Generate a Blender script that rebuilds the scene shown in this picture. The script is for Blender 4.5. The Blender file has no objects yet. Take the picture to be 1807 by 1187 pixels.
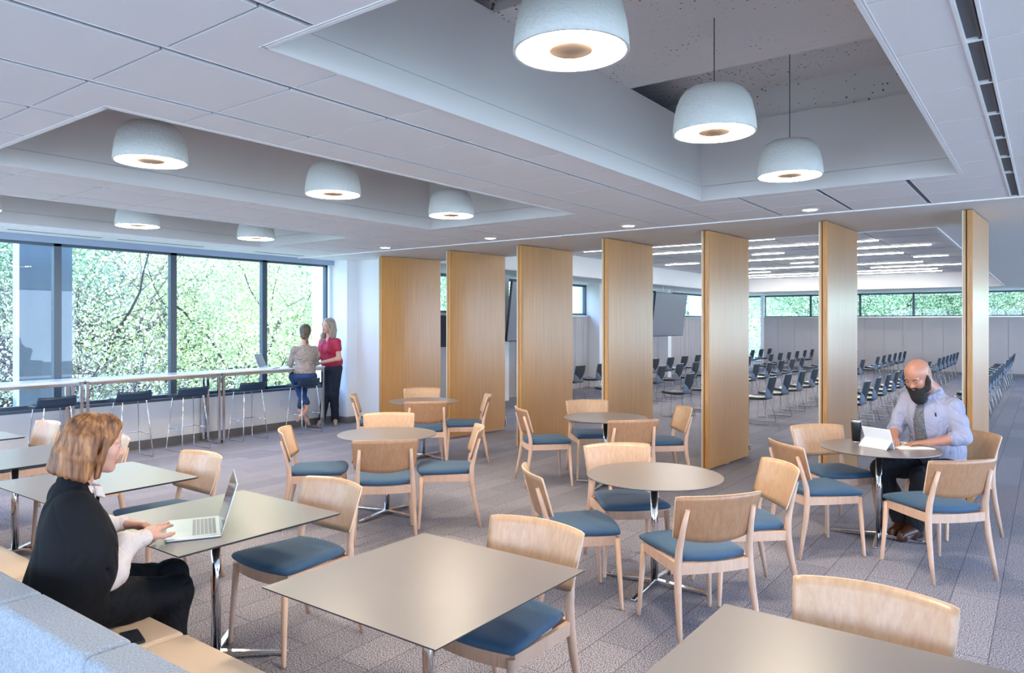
import bpy, math, random
import numpy as np
from mathutils import Vector, Matrix, Euler
random.seed(7); np.random.seed(7)
PI = math.pi
scene = bpy.context.scene
COL = scene.collection

# ------------------------------------------------------------------ camera
IMG_W, IMG_H = 1807, 1187
F_PX, HORIZON, EYE, YAW = 1277.0, 570.0, 1.75, 36.54
cam_data = bpy.data.cameras.new('camera')
cam_data.sensor_fit = 'HORIZONTAL'; cam_data.sensor_width = 36.0
cam_data.lens = 36.0 * F_PX / IMG_W
cam_data.shift_y = -(IMG_H/2 - HORIZON) / IMG_W
cam_data.clip_start = 0.05; cam_data.clip_end = 400
cam = bpy.data.objects.new('camera', cam_data); COL.objects.link(cam)
cam.location = (0, 0, EYE); cam.rotation_euler = (PI/2, 0, math.radians(YAW))
scene.camera = cam

# ------------------------------------------------------------------ world, sun, exposure
EXPO = 1.18
scene.view_settings.view_transform = 'Standard'
scene.view_settings.look = 'None'
scene.view_settings.exposure = EXPO
scene.view_settings.gamma = 1.0
scene.view_settings.use_curve_mapping = False
w = bpy.data.worlds.new('sky'); scene.world = w; w.use_nodes = True
nt = w.node_tree; nt.nodes.clear()
out = nt.nodes.new('ShaderNodeOutputWorld'); bg = nt.nodes.new('ShaderNodeBackground')
tc = nt.nodes.new('ShaderNodeTexCoord'); sep = nt.nodes.new('ShaderNodeSeparateXYZ')
rmp = nt.nodes.new('ShaderNodeValToRGB')
rmp.color_ramp.elements[0].position = 0.0; rmp.color_ramp.elements[0].color = (0.58, 0.76, 1.0, 1)
rmp.color_ramp.elements[1].position = 0.7; rmp.color_ramp.elements[1].color = (0.27, 0.48, 1.0, 1)
nt.links.new(tc.outputs['Generated'], sep.inputs[0]); nt.links.new(sep.outputs['Z'], rmp.inputs[0])
nt.links.new(rmp.outputs[0], bg.inputs[0]); bg.inputs[1].default_value = 4.7
nt.links.new(bg.outputs[0], out.inputs[0])
sd = bpy.data.lights.new('sun', 'SUN'); sd.energy = 6.0; sd.angle = math.radians(1.0); sd.color = (1.0, 0.95, 0.86)
sun = bpy.data.objects.new('sun', sd); COL.objects.link(sun)
sun.rotation_euler = Vector((0.02, -0.80, 0.75)).to_track_quat('Z', 'Y').to_euler()
scene.cycles.max_bounces = 8; scene.cycles.diffuse_bounces = 6; scene.cycles.glossy_bounces = 3
scene.cycles.transmission_bounces = 4; scene.cycles.transparent_max_bounces = 12
scene.cycles.caustics_reflective = False; scene.cycles.caustics_refractive = False
scene.cycles.sample_clamp_indirect = 6.0

# ------------------------------------------------------------------ materials
def lin(r, g, b):
    f = lambda c: ((c/255)/12.92 if c/255 <= .04045 else ((c/255+.055)/1.055)**2.4)
    return (f(r), f(g), f(b), 1)
def mat(name, col, rough=.5, metal=0., spec=.5, bump=None, noise=None, coat=0., trans=0.):
    m = bpy.data.materials.new(name); m.use_nodes = True
    n = m.node_tree.nodes; L = m.node_tree.links; b = n['Principled BSDF']
    b.inputs['Base Color'].default_value = col; b.inputs['Roughness'].default_value = rough
    b.inputs['Metallic'].default_value = metal; b.inputs['Specular IOR Level'].default_value = spec
    if coat: b.inputs['Coat Weight'].default_value = coat; b.inputs['Coat Roughness'].default_value = .15
    if noise or bump:
        t = n.new('ShaderNodeTexCoord')
    if noise:                       # (scale, second colour, (sx,sy,sz), contrast)
        sc, c2, st, ct = noise
        mp = n.new('ShaderNodeMapping'); mp.inputs['Scale'].default_value = st
        nz = n.new('ShaderNodeTexNoise'); nz.inputs['Scale'].default_value = sc; nz.inputs['Detail'].default_value = 5
        rp = n.new('ShaderNodeValToRGB'); rp.color_ramp.elements[0].position = .5-ct; rp.color_ramp.elements[1].position = .5+ct
        rp.color_ramp.elements[0].color = c2; rp.color_ramp.elements[1].color = col
        L.new(t.outputs['Object'], mp.inputs[0]); L.new(mp.outputs[0], nz.inputs['Vector'])
        L.new(nz.outputs['Fac'], rp.inputs[0]); L.new(rp.outputs[0], b.inputs['Base Color'])
    if bump:                        # (scale, strength, distance)
        nb = n.new('ShaderNodeTexNoise'); nb.inputs['Scale'].default_value = bump[0]; nb.inputs['Detail'].default_value = 4
        bp = n.new('ShaderNodeBump'); bp.inputs['Strength'].default_value = bump[1]; bp.inputs['Distance'].default_value = bump[2]
        L.new(t.outputs['Object'], nb.inputs['Vector']); L.new(nb.outputs['Fac'], bp.inputs['Height']); L.new(bp.outputs[0], b.inputs['Normal'])
    return m
def emis(name, col, s):
    m = bpy.data.materials.new(name); m.use_nodes = True; n = m.node_tree.nodes; n.clear()
    o = n.new('ShaderNodeOutputMaterial'); e = n.new('ShaderNodeEmission'); e.inputs[0].default_value = col; e.inputs[1].default_value = s
    m.node_tree.links.new(e.outputs[0], o.inputs[0]); return m
def wood(name, c1, c2, rough, grain=(28, 28, 1.2), coat=0., big=.5, vary=0.12):
    m = bpy.data.materials.new(name); m.use_nodes = True
    n = m.node_tree.nodes; L = m.node_tree.links; b = n['Principled BSDF']
    b.inputs['Roughness'].default_value = rough
    if coat: b.inputs['Coat Weight'].default_value = coat; b.inputs['Coat Roughness'].default_value = .22
    t = n.new('ShaderNodeTexCoord'); oi = n.new('ShaderNodeObjectInfo')
    ad = n.new('ShaderNodeVectorMath'); ad.operation = 'ADD'
    ms = n.new('ShaderNodeMath'); ms.operation = 'MULTIPLY'; ms.inputs[1].default_value = 17
    L.new(oi.outputs['Random'], ms.inputs[0]); L.new(ms.outputs[0], ad.inputs[1]); L.new(t.outputs['Object'], ad.inputs[0])
    mp = n.new('ShaderNodeMapping'); mp.inputs['Scale'].default_value = grain; L.new(ad.outputs[0], mp.inputs[0])
    nz = n.new('ShaderNodeTexNoise'); nz.inputs['Scale'].default_value = 1.6; nz.inputs['Detail'].default_value = 8; nz.inputs['Roughness'].default_value = .65; nz.inputs['Distortion'].default_value = big
    L.new(mp.outputs[0], nz.inputs['Vector'])
    rp = n.new('ShaderNodeValToRGB'); rp.color_ramp.elements[0].position = .33; rp.color_ramp.elements[1].position = .66
    rp.color_ramp.elements[0].color = c2; rp.color_ramp.elements[1].color = c1
    L.new(nz.outputs['Fac'], rp.inputs[0])
    hv = n.new('ShaderNodeHueSaturation'); mr = n.new('ShaderNodeMapRange')
    mr.inputs['To Min'].default_value = 1-vary; mr.inputs['To Max'].default_value = 1+vary
    L.new(oi.outputs['Random'], mr.inputs['Value']); L.new(mr.outputs[0], hv.inputs['Value']); L.new(rp.outputs[0], hv.inputs['Color'])
    L.new(hv.outputs[0], b.inputs['Base Color'])
    bp = n.new('ShaderNodeBump'); bp.inputs['Strength'].default_value = .08; bp.inputs['Distance'].default_value = .002
    L.new(nz.outputs['Fac'], bp.inputs['Height']); L.new(bp.outputs[0], b.inputs['Normal'])
    return m
def carpet_mat():
    m = bpy.data.materials.new('carpet'); m.use_nodes = True
    n = m.node_tree.nodes; L = m.node_tree.links; b = n['Principled BSDF']
    b.inputs['Roughness'].default_value = 1; b.inputs['Specular IOR Level'].default_value = .1
    t = n.new('ShaderNodeTexCoord')
    nz = n.new('ShaderNodeTexNoise'); nz.inputs['Scale'].default_value = 150; nz.inputs['Detail'].default_value = 4; nz.inputs['Roughness'].default_value = .8
    rp = n.new('ShaderNodeValToRGB'); e = rp.color_ramp.elements
    e[0].position = .40; e[0].color = (.020, .021, .032, 1); e[1].position = .60; e[1].color = (.74, .73, .80, 1)
    x = rp.color_ramp.elements.new(.5); x.color = (.245, .235, .260, 1)
    L.new(t.outputs['Object'], nz.inputs['Vector']); L.new(nz.outputs['Fac'], rp.inputs[0])
    mp = n.new('ShaderNodeMapping'); mp.inputs['Rotation'].default_value = (0, 0, PI/2); L.new(t.outputs['Object'], mp.inputs[0])
    br = n.new('ShaderNodeTexBrick'); br.inputs['Scale'].default_value = 1.0; br.inputs['Mortar Size'].default_value = .0035
    br.inputs['Brick Width'].default_value = 1.0; br.inputs['Row Height'].default_value = .25; br.inputs['Mortar Smooth'].default_value = .3
    br.inputs['Color1'].default_value = (1.0, .97, .97, 1); br.inputs['Color2'].default_value = (.80, .79, .81, 1); br.inputs['Mortar'].default_value = (.45, .45, .48, 1)
    L.new(mp.outputs[0], br.inputs['Vector'])
    mx = n.new('ShaderNodeMix'); mx.data_type = 'RGBA'; mx.blend_type = 'MULTIPLY'; mx.inputs[0].default_value = 1
    L.new(rp.outputs[0], mx.inputs[6]); L.new(br.outputs['Color'], mx.inputs[7]); L.new(mx.outputs[2], b.inputs['Base Color'])
    bp = n.new('ShaderNodeBump'); bp.inputs['Strength'].default_value = .35; bp.inputs['Distance'].default_value = .004
    L.new(nz.outputs['Fac'], bp.inputs['Height']); L.new(bp.outputs[0], b.inputs['Normal'])
    return m
def concrete_mat():
    m = mat('painted concrete', (.66, .64, .63, 1), .85, bump=(30, .3, .01))
    n = m.node_tree.nodes; L = m.node_tree.links; b = n['Principled BSDF']
    t = n.new('ShaderNodeTexCoord'); v = n.new('ShaderNodeTexVoronoi'); v.inputs['Scale'].default_value = 30
    nz = n.new('ShaderNodeTexNoise'); nz.inputs['Scale'].default_value = 1.5
    mt = n.new('ShaderNodeMath'); mt.operation = 'MULTIPLY'; mt.inputs[1].default_value = .28
    lt = n.new('ShaderNodeMath'); lt.operation = 'LESS_THAN'
    mx = n.new('ShaderNodeMix'); mx.data_type = 'RGBA'; mx.inputs[6].default_value = (.66, .64, .63, 1); mx.inputs[7].default_value = (.14, .13, .125, 1)
    sb = n.new('ShaderNodeMath'); sb.operation = 'SUBTRACT'; sb.inputs[1].default_value = .3
    L.new(t.outputs['Object'], v.inputs['Vector']); L.new(t.outputs['Object'], nz.inputs['Vector'])
    sc = n.new('ShaderNodeSeparateColor'); L.new(v.outputs['Color'], sc.inputs[0])
    m2 = n.new('ShaderNodeMath'); m2.operation = 'MULTIPLY'; L.new(sc.outputs[0], m2.inputs[0])
    L.new(nz.outputs['Fac'], sb.inputs[0]); L.new(sb.outputs[0], m2.inputs[1]); L.new(m2.outputs[0], mt.inputs[0])
    m3 = n.new('ShaderNodeMath'); m3.operation = 'MULTIPLY'; m3.inputs[1].default_value = 4.2; L.new(mt.outputs[0], m3.inputs[0])
    L.new(v.outputs['Distance'], lt.inputs[0]); L.new(m3.outputs[0], lt.inputs[1]); L.new(lt.outputs[0], mx.inputs[0]); L.new(mx.outputs[2], b.inputs['Base Color'])
    return m
def glass_mat(name, tint, refl=1.0):
    m = bpy.data.materials.new(name); m.use_nodes = True; n = m.node_tree.nodes; n.clear(); L = m.node_tree.links
    o = n.new('ShaderNodeOutputMaterial'); tr = n.new('ShaderNodeBsdfTransparent'); tr.inputs[0].default_value = tint
    gl = n.new('ShaderNodeBsdfGlossy'); gl.inputs['Roughness'].default_value = .0; gl.inputs[0].default_value = (refl, refl, refl, 1)
    lw = n.new('ShaderNodeLayerWeight'); lw.inputs[0].default_value = .5; pw = n.new('ShaderNodeMath'); pw.operation = 'POWER'; pw.inputs[1].default_value = 5
    fr = n.new('ShaderNodeMath'); fr.operation = 'MULTIPLY_ADD'; fr.inputs[1].default_value = .5; fr.inputs[2].default_value = .02
    L.new(lw.outputs['Facing'], pw.inputs[0]); L.new(pw.outputs[0], fr.inputs[0]); mx = n.new('ShaderNodeMixShader')
    L.new(fr.outputs[0], mx.inputs[0]); L.new(tr.outputs[0], mx.inputs[1]); L.new(gl.outputs[0], mx.inputs[2]); L.new(mx.outputs[0], o.inputs[0])
    return m
def leaf_mat(name, c1, c2):
    m = bpy.data.materials.new(name); m.use_nodes = True; n = m.node_tree.nodes; n.clear(); L = m.node_tree.links
    o = n.new('ShaderNodeOutputMaterial'); d = n.new('ShaderNodeBsdfDiffuse'); t = n.new('ShaderNodeBsdfTranslucent'); mx = n.new('ShaderNodeMixShader')
    g = n.new('ShaderNodeNewGeometry'); rp = n.new('ShaderNodeValToRGB'); rp.color_ramp.elements[0].color = c1; rp.color_ramp.elements[1].color = c2
    L.new(g.outputs['Random Per Island'], rp.inputs[0]); L.new(rp.outputs[0], d.inputs[0]); L.new(rp.outputs[0], t.inputs[0])
    mx.inputs[0].default_value = .4; L.new(d.outputs[0], mx.inputs[1]); L.new(t.outputs[0], mx.inputs[2]); L.new(mx.outputs[0], o.inputs[0])
    return m
M = {}
M['carpet'] = carpet_mat(); M['concrete'] = concrete_mat()
M['tile'] = mat('ceiling tile', (.77, .755, .775, 1), .9, bump=(180, .12, .003))
M['slot'] = mat('grey slot metal', (.34, .33, .33, 1), .5)
M['grid'] = mat('ceiling grid slot', (.13, .13, .14, 1), .6)
M['gridw'] = mat('white ceiling trim', (.85, .85, .86, 1), .5)
M['paint'] = mat('white wall paint', (.82, .82, .83, 1), .7, bump=(120, .05, .002))
M['soffit'] = mat('soffit plaster', (.72, .71, .71, 1), .6, bump=(3, .1, .02))
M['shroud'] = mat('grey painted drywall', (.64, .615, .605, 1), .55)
M['base'] = mat('grey rubber baseboard', (.17, .16, .16, 1), .6)
M['frame'] = mat('dark blue grey aluminium', (.085, .11, .14, 1), .38, metal=.4)
M['shade'] = mat('blue grey shade pocket', (.32, .40, .52, 1), .5)
M['glass'] = glass_mat('window glass', (.93, .97, .98, 1))
M['finb'] = mat('blue grey concrete fin', (.20, .245, .285, 1), .85, noise=(3, (.15, .19, .23, 1), (1, 1, .25), .2))  # darker, bluer concrete: shade on the room-facing side is put into the colour
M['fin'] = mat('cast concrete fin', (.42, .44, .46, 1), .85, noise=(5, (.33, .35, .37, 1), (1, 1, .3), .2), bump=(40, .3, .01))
M['oak'] = wood('oak panel veneer', (.60, .305, .10, 1), (.50, .235, .07, 1), .30, (30, 30, .7), coat=.5, big=.3, vary=.03)
M['oakedge'] = wood('oak edge band', (.60, .30, .085, 1), (.42, .18, .04, 1), .4, (60, 60, 3), coat=.2, vary=.02)
M['edgelight'] = mat('pale aluminium edge', (.68, .62, .50, 1), .35)
M['groove'] = mat('dark groove', (.05, .035, .025, 1), .6)
M['ply'] = wood('oak plywood backrest', (.62, .385, .225, 1), (.53, .305, .165, 1), .36, (34, 34, .45), coat=.35, big=.08, vary=.05)  # paler tone: light on the backrest fronts is put into the colour
M['plyback'] = wood('oak plywood backrest rear', (.45, .24, .125, 1), (.36, .18, .085, 1), .38, (34, 34, .45), coat=.25, big=.08, vary=.05)  # same oak made darker: shade on the rear faces is put into the colour
M['plyedge'] = mat('plywood edge', (.72, .52, .36, 1), .5)
M['beech'] = wood('beech frame', (.74, .50, .36, 1), (.64, .41, .28, 1), .42, (18, 18, 3), vary=.05)
M['blue'] = mat('blue seat fabric', (.045, .115, .205, 1), .75, bump=(600, .35, .002), noise=(300, (.026, .075, .145, 1), (1, 1, 1), .2))
M['blue'].node_tree.nodes['Principled BSDF'].inputs['Sheen Weight'].default_value = .12
M['tabletop'] = mat('taupe laminate', (.225, .198, .186, 1), .31, spec=.8, noise=(3, (.218, .194, .184, 1), (1, 1, 1), .3))
M['tableedge'] = mat('black table edge', (.03, .03, .032, 1), .4)
M['chrome'] = mat('polished chrome', (.78, .78, .80, 1), .09, metal=1)
M['steel'] = mat('brushed steel', (.62, .62, .64, 1), .28, metal=1)
M['felt'] = mat('light grey felt upholstery', (.46, .49, .52, 1), .95, noise=(140, (.29, .325, .36, 1), (1, 1, 1), .16), bump=(500, .5, .003))
M['tan'] = mat('tan vinyl seat', (.70, .53, .38, 1), .42, bump=(60, .08, .004))
M['navy'] = mat('navy leather', (.012, .030, .065, 1), .36, bump=(200, .1, .002))
M['black'] = mat('black plastic', (.015, .015, .017, 1), .4)
M['shell'] = mat('slate plastic shell', (.20, .255, .33, 1), .30)
M['pad'] = mat('charcoal back pad', (.022, .027, .036, 1), .75)
M['seatblk'] = mat('black vinyl seat pad', (.03, .03, .034, 1), .22, coat=.6)
M['rod'] = mat('dark steel rod', (.34, .345, .36, 1), .25, metal=1)
M['bartop'] = mat('white laminate bar top', (.62, .64, .66, 1), .12)
M['lampshade'] = mat('rough white plaster shade', (.66, .66, .64, 1), .85, bump=(55, .9, .006))
M['glow'] = emis('pendant diffuser', (1.0, .84, .64, 1), 46.0)
M['peach'] = mat('beige disc', (.50, .33, .22, 1), .6)
M['cable'] = mat('black cable', (.02, .02, .02, 1), .5)
M['strip'] = emis('linear light diffuser', (1.0, .91, .80, 1), 22.0)
M['spot'] = emis('downlight diffuser', (1.0, .90, .74, 1), 60.0)
M['wains'] = mat('taupe panelled wall', (.47, .43, .425, 1), .65, noise=(2, (.44, .405, .40, 1), (1, 1, 1), .3))
M['screen'] = mat('dark glossy screen', (.03, .035, .045, 1), .12)
M['tv'] = mat('grey satin screen', (.20, .22, .26, 1), .3, coat=1)
M['alu'] = mat('silver aluminium', (.62, .63, .65, 1), .3, metal=.9)
M['keys'] = mat('keyboard keys', (.35, .38, .40, 1), .5)
M['bark'] = mat('dark bark', (.065, .055, .055, 1), .9)
M['barkl'] = mat('grey bark', (.20, .18, .17, 1), .9)
M['leafA'] = leaf_mat('yellow green leaves', (.42, .50, .20, 1), (.74, .78, .46, 1))
M['leafB'] = leaf_mat('fresh green leaves', (.20, .34, .17, 1), (.46, .60, .38, 1))
M['leafC'] = leaf_mat('pale blossom', (.48, .52, .42, 1), (.82, .80, .75, 1))
M['hill'] = mat('spring hillside', (.66, .68, .54, 1), 1, noise=(2.2, (.36, .45, .30, 1), (1, 1, 1), .12), bump=(4, .6, .3))
M['white'] = mat('white plastic', (.78, .78, .80, 1), .4)
M['paper'] = mat('cream paper', (.85, .78, .64, 1), .8)

# ------------------------------------------------------------------ mesh building
class MB:
    def __init__(s): s.v = []; s.f = []; s.m = []; s.sm = []
    def add(s, vs, fs, mi=0, smooth=False, T=None):
        o = len(s.v)
        for p in vs:
            p = Vector(p)
            if T is not None: p = T @ p
            s.v.append(tuple(p))
        for f in fs: s.f.append([i+o for i in f]); s.m.append(mi); s.sm.append(smooth)
        return s
    def box(s, x0, x1, y0, y1, z0, z1, mi=0, T=None):
        vs = [(x0,y0,z0),(x1,y0,z0),(x1,y1,z0),(x0,y1,z0),(x0,y0,z1),(x1,y0,z1),(x1,y1,z1),(x0,y1,z1)]
        fs = [(0,3,2,1),(4,5,6,7),(0,1,5,4),(1,2,6,5),(2,3,7,6),(3,0,4,7)]
        return s.add(vs, fs, mi, False, T)
    def rbox(s, x0, x1, y0, y1, z0, z1, r=.02, mi=0, T=None, seg=3, zr=None):
        """box with rounded plan corners and rounded top and bottom edges"""
        zr = r if zr is None else zr
        def ring(ins, z):
            rr = max(r-ins, .0005); pts = []
            for cx, cy, a0 in ((x1-r, y1-r, 0), (x0+r, y1-r, PI/2), (x0+r, y0+r, PI), (x1-r, y0+r, 1.5*PI)):
                for i in range(seg+1):
                    a = a0 + PI/2*i/seg; pts.append((cx+rr*math.cos(a), cy+rr*math.sin(a), z))
            return pts
        rings = []
        for i in range(seg+1):
            a = PI/2*i/seg; rings.append(ring(zr*(1-math.sin(a)) if zr <= r else r*(1-math.sin(a)), z0+zr*(1-math.cos(a))))
        for i in range(seg, -1, -1):
            a = PI/2*i/seg; rings.append(ring(zr*(1-math.sin(a)) if zr <= r else r*(1-math.sin(a)), z1-zr*(1-math.cos(a))))
        return s.loft(rings, mi, T=T)
    def loft(s, rings, mi=0, caps=True, closed=True, smooth=True, T=None):
        n = len(rings[0]); vs = [p for r in rings for p in r]; fs = []
        for i in range(len(rings)-1):
            for j in range(n if closed else n-1):
                a = i*n+j; b = i*n+(j+1) % n; fs.append((a, b, b+n, a+n))
        s.add(vs, fs, mi, smooth, T)
        if caps:
            o = len(s.v)-len(vs)
            s.f.append([o+j for j in range(n)][::-1]); s.m.append(mi); s.sm.append(False)
            s.f.append([o+(len(rings)-1)*n+j for j in range(n)]); s.m.append(mi); s.sm.append(False)
        return s
    def tube(s, pts, r, seg=8, mi=0, closed=False, T=None, caps=True, sq=False):
        P = [Vector(p) for p in pts]; n = len(P)
        rr = r if isinstance(r, (list, tuple)) else [r]*n
        rings = []; prev = None
        for i in range(n):
            if closed: d = (P[(i+1) % n]-P[i-1])
            elif i == 0: d = P[1]-P[0]
            elif i == n-1: d = P[-1]-P[-2]
            else: d = (P[i+1]-P[i]).normalized()+(P[i]-P[i-1]).normalized()
            d.normalize()
            if prev is None:
                up = Vector((0,0,1)) if abs(d.z) < .9 else Vector((1,0,0))
                u = up.cross(d).normalized()
            else:
                u = prev - d*prev.dot(d)
                u = u.normalized() if u.length > 1e-6 else prev
            prev = u; v = d.cross(u)
            rings.append([tuple(P[i]+(u*math.cos(2*PI*(k+.5)/seg)+v*math.sin(2*PI*(k+.5)/seg))*rr[i]) for k in range(seg)])
        if closed: rings.append(rings[0]); caps = False
        return s.loft(rings, mi, caps=caps, smooth=seg > 4, T=T)
    def lathe(s, prof, seg=24, mi=0, c=(0,0,0), T=None, smooth=True, mis=None):
        n = len(prof); vs = []
        for k in range(seg):
            a = 2*PI*k/seg
            for r, z in prof: vs.append((c[0]+r*math.cos(a), c[1]+r*math.sin(a), c[2]+z))
        for i in range(n-1):
            fs = []
            for k in range(seg):
                k2 = (k+1) % seg; fs.append((k*n+i, k2*n+i, k2*n+i+1, k*n+i+1))
            if i == 0: o = len(s.v); s.add(vs, fs, mis[i] if mis else mi, smooth, T)
            else:
                for f in fs: s.f.append([q+o for q in f]); s.m.append(mis[i] if mis else mi); s.sm.append(smooth)
        return s
    def prism(s, poly, z0, z1, mi=0, T=None):
        n = len(poly); vs = [(x, y, z0) for x, y in poly]+[(x, y, z1) for x, y in poly]
        fs = [tuple(range(n))[::-1], tuple(range(n, 2*n))]+[(i, (i+1) % n, (i+1) % n+n, i+n) for i in range(n)]
        return s.add(vs, fs, mi, False, T)
    def mesh(s, name, mats):
        me = bpy.data.meshes.new(name); me.from_pydata(s.v, [], s.f)
        for m in (mats if isinstance(mats, (list, tuple)) else [mats]): me.materials.append(M[m] if isinstance(m, str) else m)
        me.polygons.foreach_set('material_index', s.m); me.polygons.foreach_set('use_smooth', s.sm); me.update()
        return me
    def build(s, name, mats, parent=None, bevel=0, loc=None):
        o = bpy.data.objects.new(name, s.mesh(name, mats)); COL.objects.link(o)
        if parent is not None: o.parent = parent
        if loc is not None: o.location = loc
        if bevel:
            b = o.modifiers.new('bevel', 'BEVEL'); b.width = bevel; b.segments = 2; b.limit_method = 'ANGLE'; b.harden_normals = False
        return o
def tag(o, label, cat, group=None, kind=None):
    o['label'] = label; o['category'] = cat
    if group: o['group'] = group
    if kind: o['kind'] = kind
    return o
def structure(o): o['kind'] = 'structure'; return o
def empty(name, loc=(0,0,0), rz=0, parent=None):
    o = bpy.data.objects.new(name, None); COL.objects.link(o); o.location = loc; o.rotation_euler = (0, 0, rz)
    o.empty_display_size = .1
    if parent is not None: o.parent = parent
    return o
def copy_tree(o, parent=None):
    c = o.copy(); COL.objects.link(c); c.parent = parent
    for ch in [x for x in o.children]: copy_tree(ch, c)
    return c
def ordn(i): return ['first','second','third','fourth','fifth','sixth','seventh','eighth','ninth','tenth'][i]
def lamp(kind, name, loc, energy, col, rot=(0,0,0), **kw):
    d = bpy.data.lights.new(name, kind); d.energy = energy; d.color = col
    for k, v in kw.items(): setattr(d, k, v)
    o = bpy.data.objects.new(name, d); COL.objects.link(o); o.location = loc; o.rotation_euler = rot
    return o
# ================================================================== ROOM SHELL
ZC = 2.85; XW = -10.17; YB = -4.6; XR = 5.2; YF = 28.5; ZS = 2.86
PX, PY = .659, .617
OPEN = [(-2.505, -.525), (-5.82, -3.85), (-9.14, -7.17)]; OY0, OY1 = 1.735, 6.23
structure(MB().box(XW-.3, XR, YB, YF+.3, -.25, 0).build('floor', 'carpet'))

# --- tiled ceiling with three rectangular openings
def minus(r, h):
    x0, x1, y0, y1 = r; a0, a1, b0, b1 = h
    if a1 <= x0 or a0 >= x1 or b1 <= y0 or b0 >= y1: return [r]
    o = []
    if a0 > x0: o.append((x0, a0, y0, y1))
    if a1 < x1: o.append((a1, x1, y0, y1))
    m0, m1 = max(x0, a0), min(x1, a1)
    if b0 > y0: o.append((m0, m1, y0, b0))
    if b1 < y1: o.append((m0, m1, b1, y1))
    return o
YT1 = 7.66; XT0 = -9.44
holes = [(a-.012, b+.012, OY0-.012, OY1+.012) for a, b in OPEN]
SLOT = (-.27, -.19)
mb = MB()
i0 = math.floor((XT0+2.849)/PX)
for i in range(i0-1, 13):
    for j in range(-10, 11):
        xa = -2.849+i*PX+.022; xb = xa+PX-.044; ya = 1.5+j*PY+.006; yb = ya+PY-.012
        xa = max(xa, XT0); ya = max(ya, YB); yb = min(yb, YT1); xb = min(xb, XR)
        if xb-xa < .02 or yb-ya < .02: continue
        rs = [(xa, xb, ya, yb)]
        for h in holes+[(SLOT[0], SLOT[1], -50, 50)]: rs = [q for r in rs for q in minus(r, h)]
        for r in rs:
            if r[1]-r[0] > .015 and r[3]-r[2] > .015: mb.box(*r, ZC, ZC+.015, 0)
# grid: dark slots (Y direction) and white tees (X direction) a little above the tile faces
rs = [(XT0, XR, YB, YT1)]
for h in holes: rs = [q for r in rs for q in minus(r, h)]
for r in rs: mb.box(r[0], r[1], r[2], r[3], ZC+.016, ZC+.03, 1)
for i in range(i0, 13):
    xs = -2.849+i*PX
    if xs < XT0 or xs > XR: continue
    rr = [(xs-.004, xs+.004, YB, YT1)]
    for h in holes: rr = [q for r in rr for q in minus(r, h)]
    for r in rr: mb.box(*r, ZC+.004, ZC+.016, 1)
    rr = [(xs+.015, xs+.0215, YB, YT1)]
    for h in holes: rr = [q for r in rr for q in minus(r, h)]
    for r in rr: mb.box(*r, ZC-.001, ZC+.016, 2)
structure(mb.build('ceiling', ['tile', 'grid', 'gridw']))
# plaster border by the windows and soffit over the pivoting panels and round the far room
rs = [(XW-.12, XT0, YB, YT1), (XW-.12, XR, YT1, YF)]
FX0, FX1, FY0, FY1, FZ = -8.75, -1.05, 9.55, 25.5, 3.3
q = []
for r in rs: q += minus(r, (FX0-.035, FX1+.035, FY0-.035, FY1+.035))
mb = MB()
for r in q: mb.box(*r, ZS-.008, ZS+.12)
structure(mb.build('ceiling_soffit', 'soffit'))
mb = MB().box(XW, XR, YT1-.012, YT1+.012, ZC-.012, ZC+.01).box(XT0-.008, XT0+.008, YB, YT1, ZC-.006, ZC+.01)
structure(mb.build('trim_1', 'gridw'))
# three thin slot diffusers over the window wall
mb = MB()
for y0, y1 in ((3.3, 4.35), (4.55, 5.75), (6.6, 7.5)): mb.box(-9.84, -9.79, y0, y1, ZS-.011, ZS-.007)
structure(mb.build('trim_2', 'grid'))
# wide linear diffuser slot right of the big opening
mb = MB().box(SLOT[0]-.0, SLOT[0]+.012, YB, YT1, ZC-.004, ZC+.05).box(SLOT[1]-.012, SLOT[1], YB, YT1, ZC-.004, ZC+.05)
for k in range(16): mb.box(SLOT[0], SLOT[1], 1.5+(k-7)*PY*1.0-.008, 1.5+(k-7)*PY+.004, ZC, ZC+.03)
structure(mb.build('trim_3', 'gridw'))
# recess shrouds
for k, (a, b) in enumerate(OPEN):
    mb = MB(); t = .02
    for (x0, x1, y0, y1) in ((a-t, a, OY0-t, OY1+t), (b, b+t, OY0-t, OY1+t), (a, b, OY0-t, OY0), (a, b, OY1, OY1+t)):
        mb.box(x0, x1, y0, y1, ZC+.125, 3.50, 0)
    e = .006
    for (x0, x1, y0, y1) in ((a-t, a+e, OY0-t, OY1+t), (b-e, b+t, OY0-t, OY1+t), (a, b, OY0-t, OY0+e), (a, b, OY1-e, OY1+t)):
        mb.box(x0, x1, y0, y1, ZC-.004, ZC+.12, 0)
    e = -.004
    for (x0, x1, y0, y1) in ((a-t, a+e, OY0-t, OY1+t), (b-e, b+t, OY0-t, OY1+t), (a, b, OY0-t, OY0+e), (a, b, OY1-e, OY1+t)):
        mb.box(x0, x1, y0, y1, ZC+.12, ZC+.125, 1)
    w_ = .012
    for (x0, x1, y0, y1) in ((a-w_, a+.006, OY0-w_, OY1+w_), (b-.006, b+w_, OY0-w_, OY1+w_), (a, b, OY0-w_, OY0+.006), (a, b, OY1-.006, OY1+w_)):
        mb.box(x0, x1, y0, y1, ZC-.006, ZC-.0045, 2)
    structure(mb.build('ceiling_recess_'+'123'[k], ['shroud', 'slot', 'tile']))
# structural slab and beams above
mb = MB().box(XW-.3, XR, YB, YF+.3, 3.76, 4.3)
for y0, y1 in ((-3.0, -1.36), (.1, 1.6), (3.2, 4.84), (6.26, 7.8)): mb.box(XW, XR, y0, y1, 3.49, 3.76)
structure(mb.build('ceiling_slab', 'concrete'))
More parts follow.
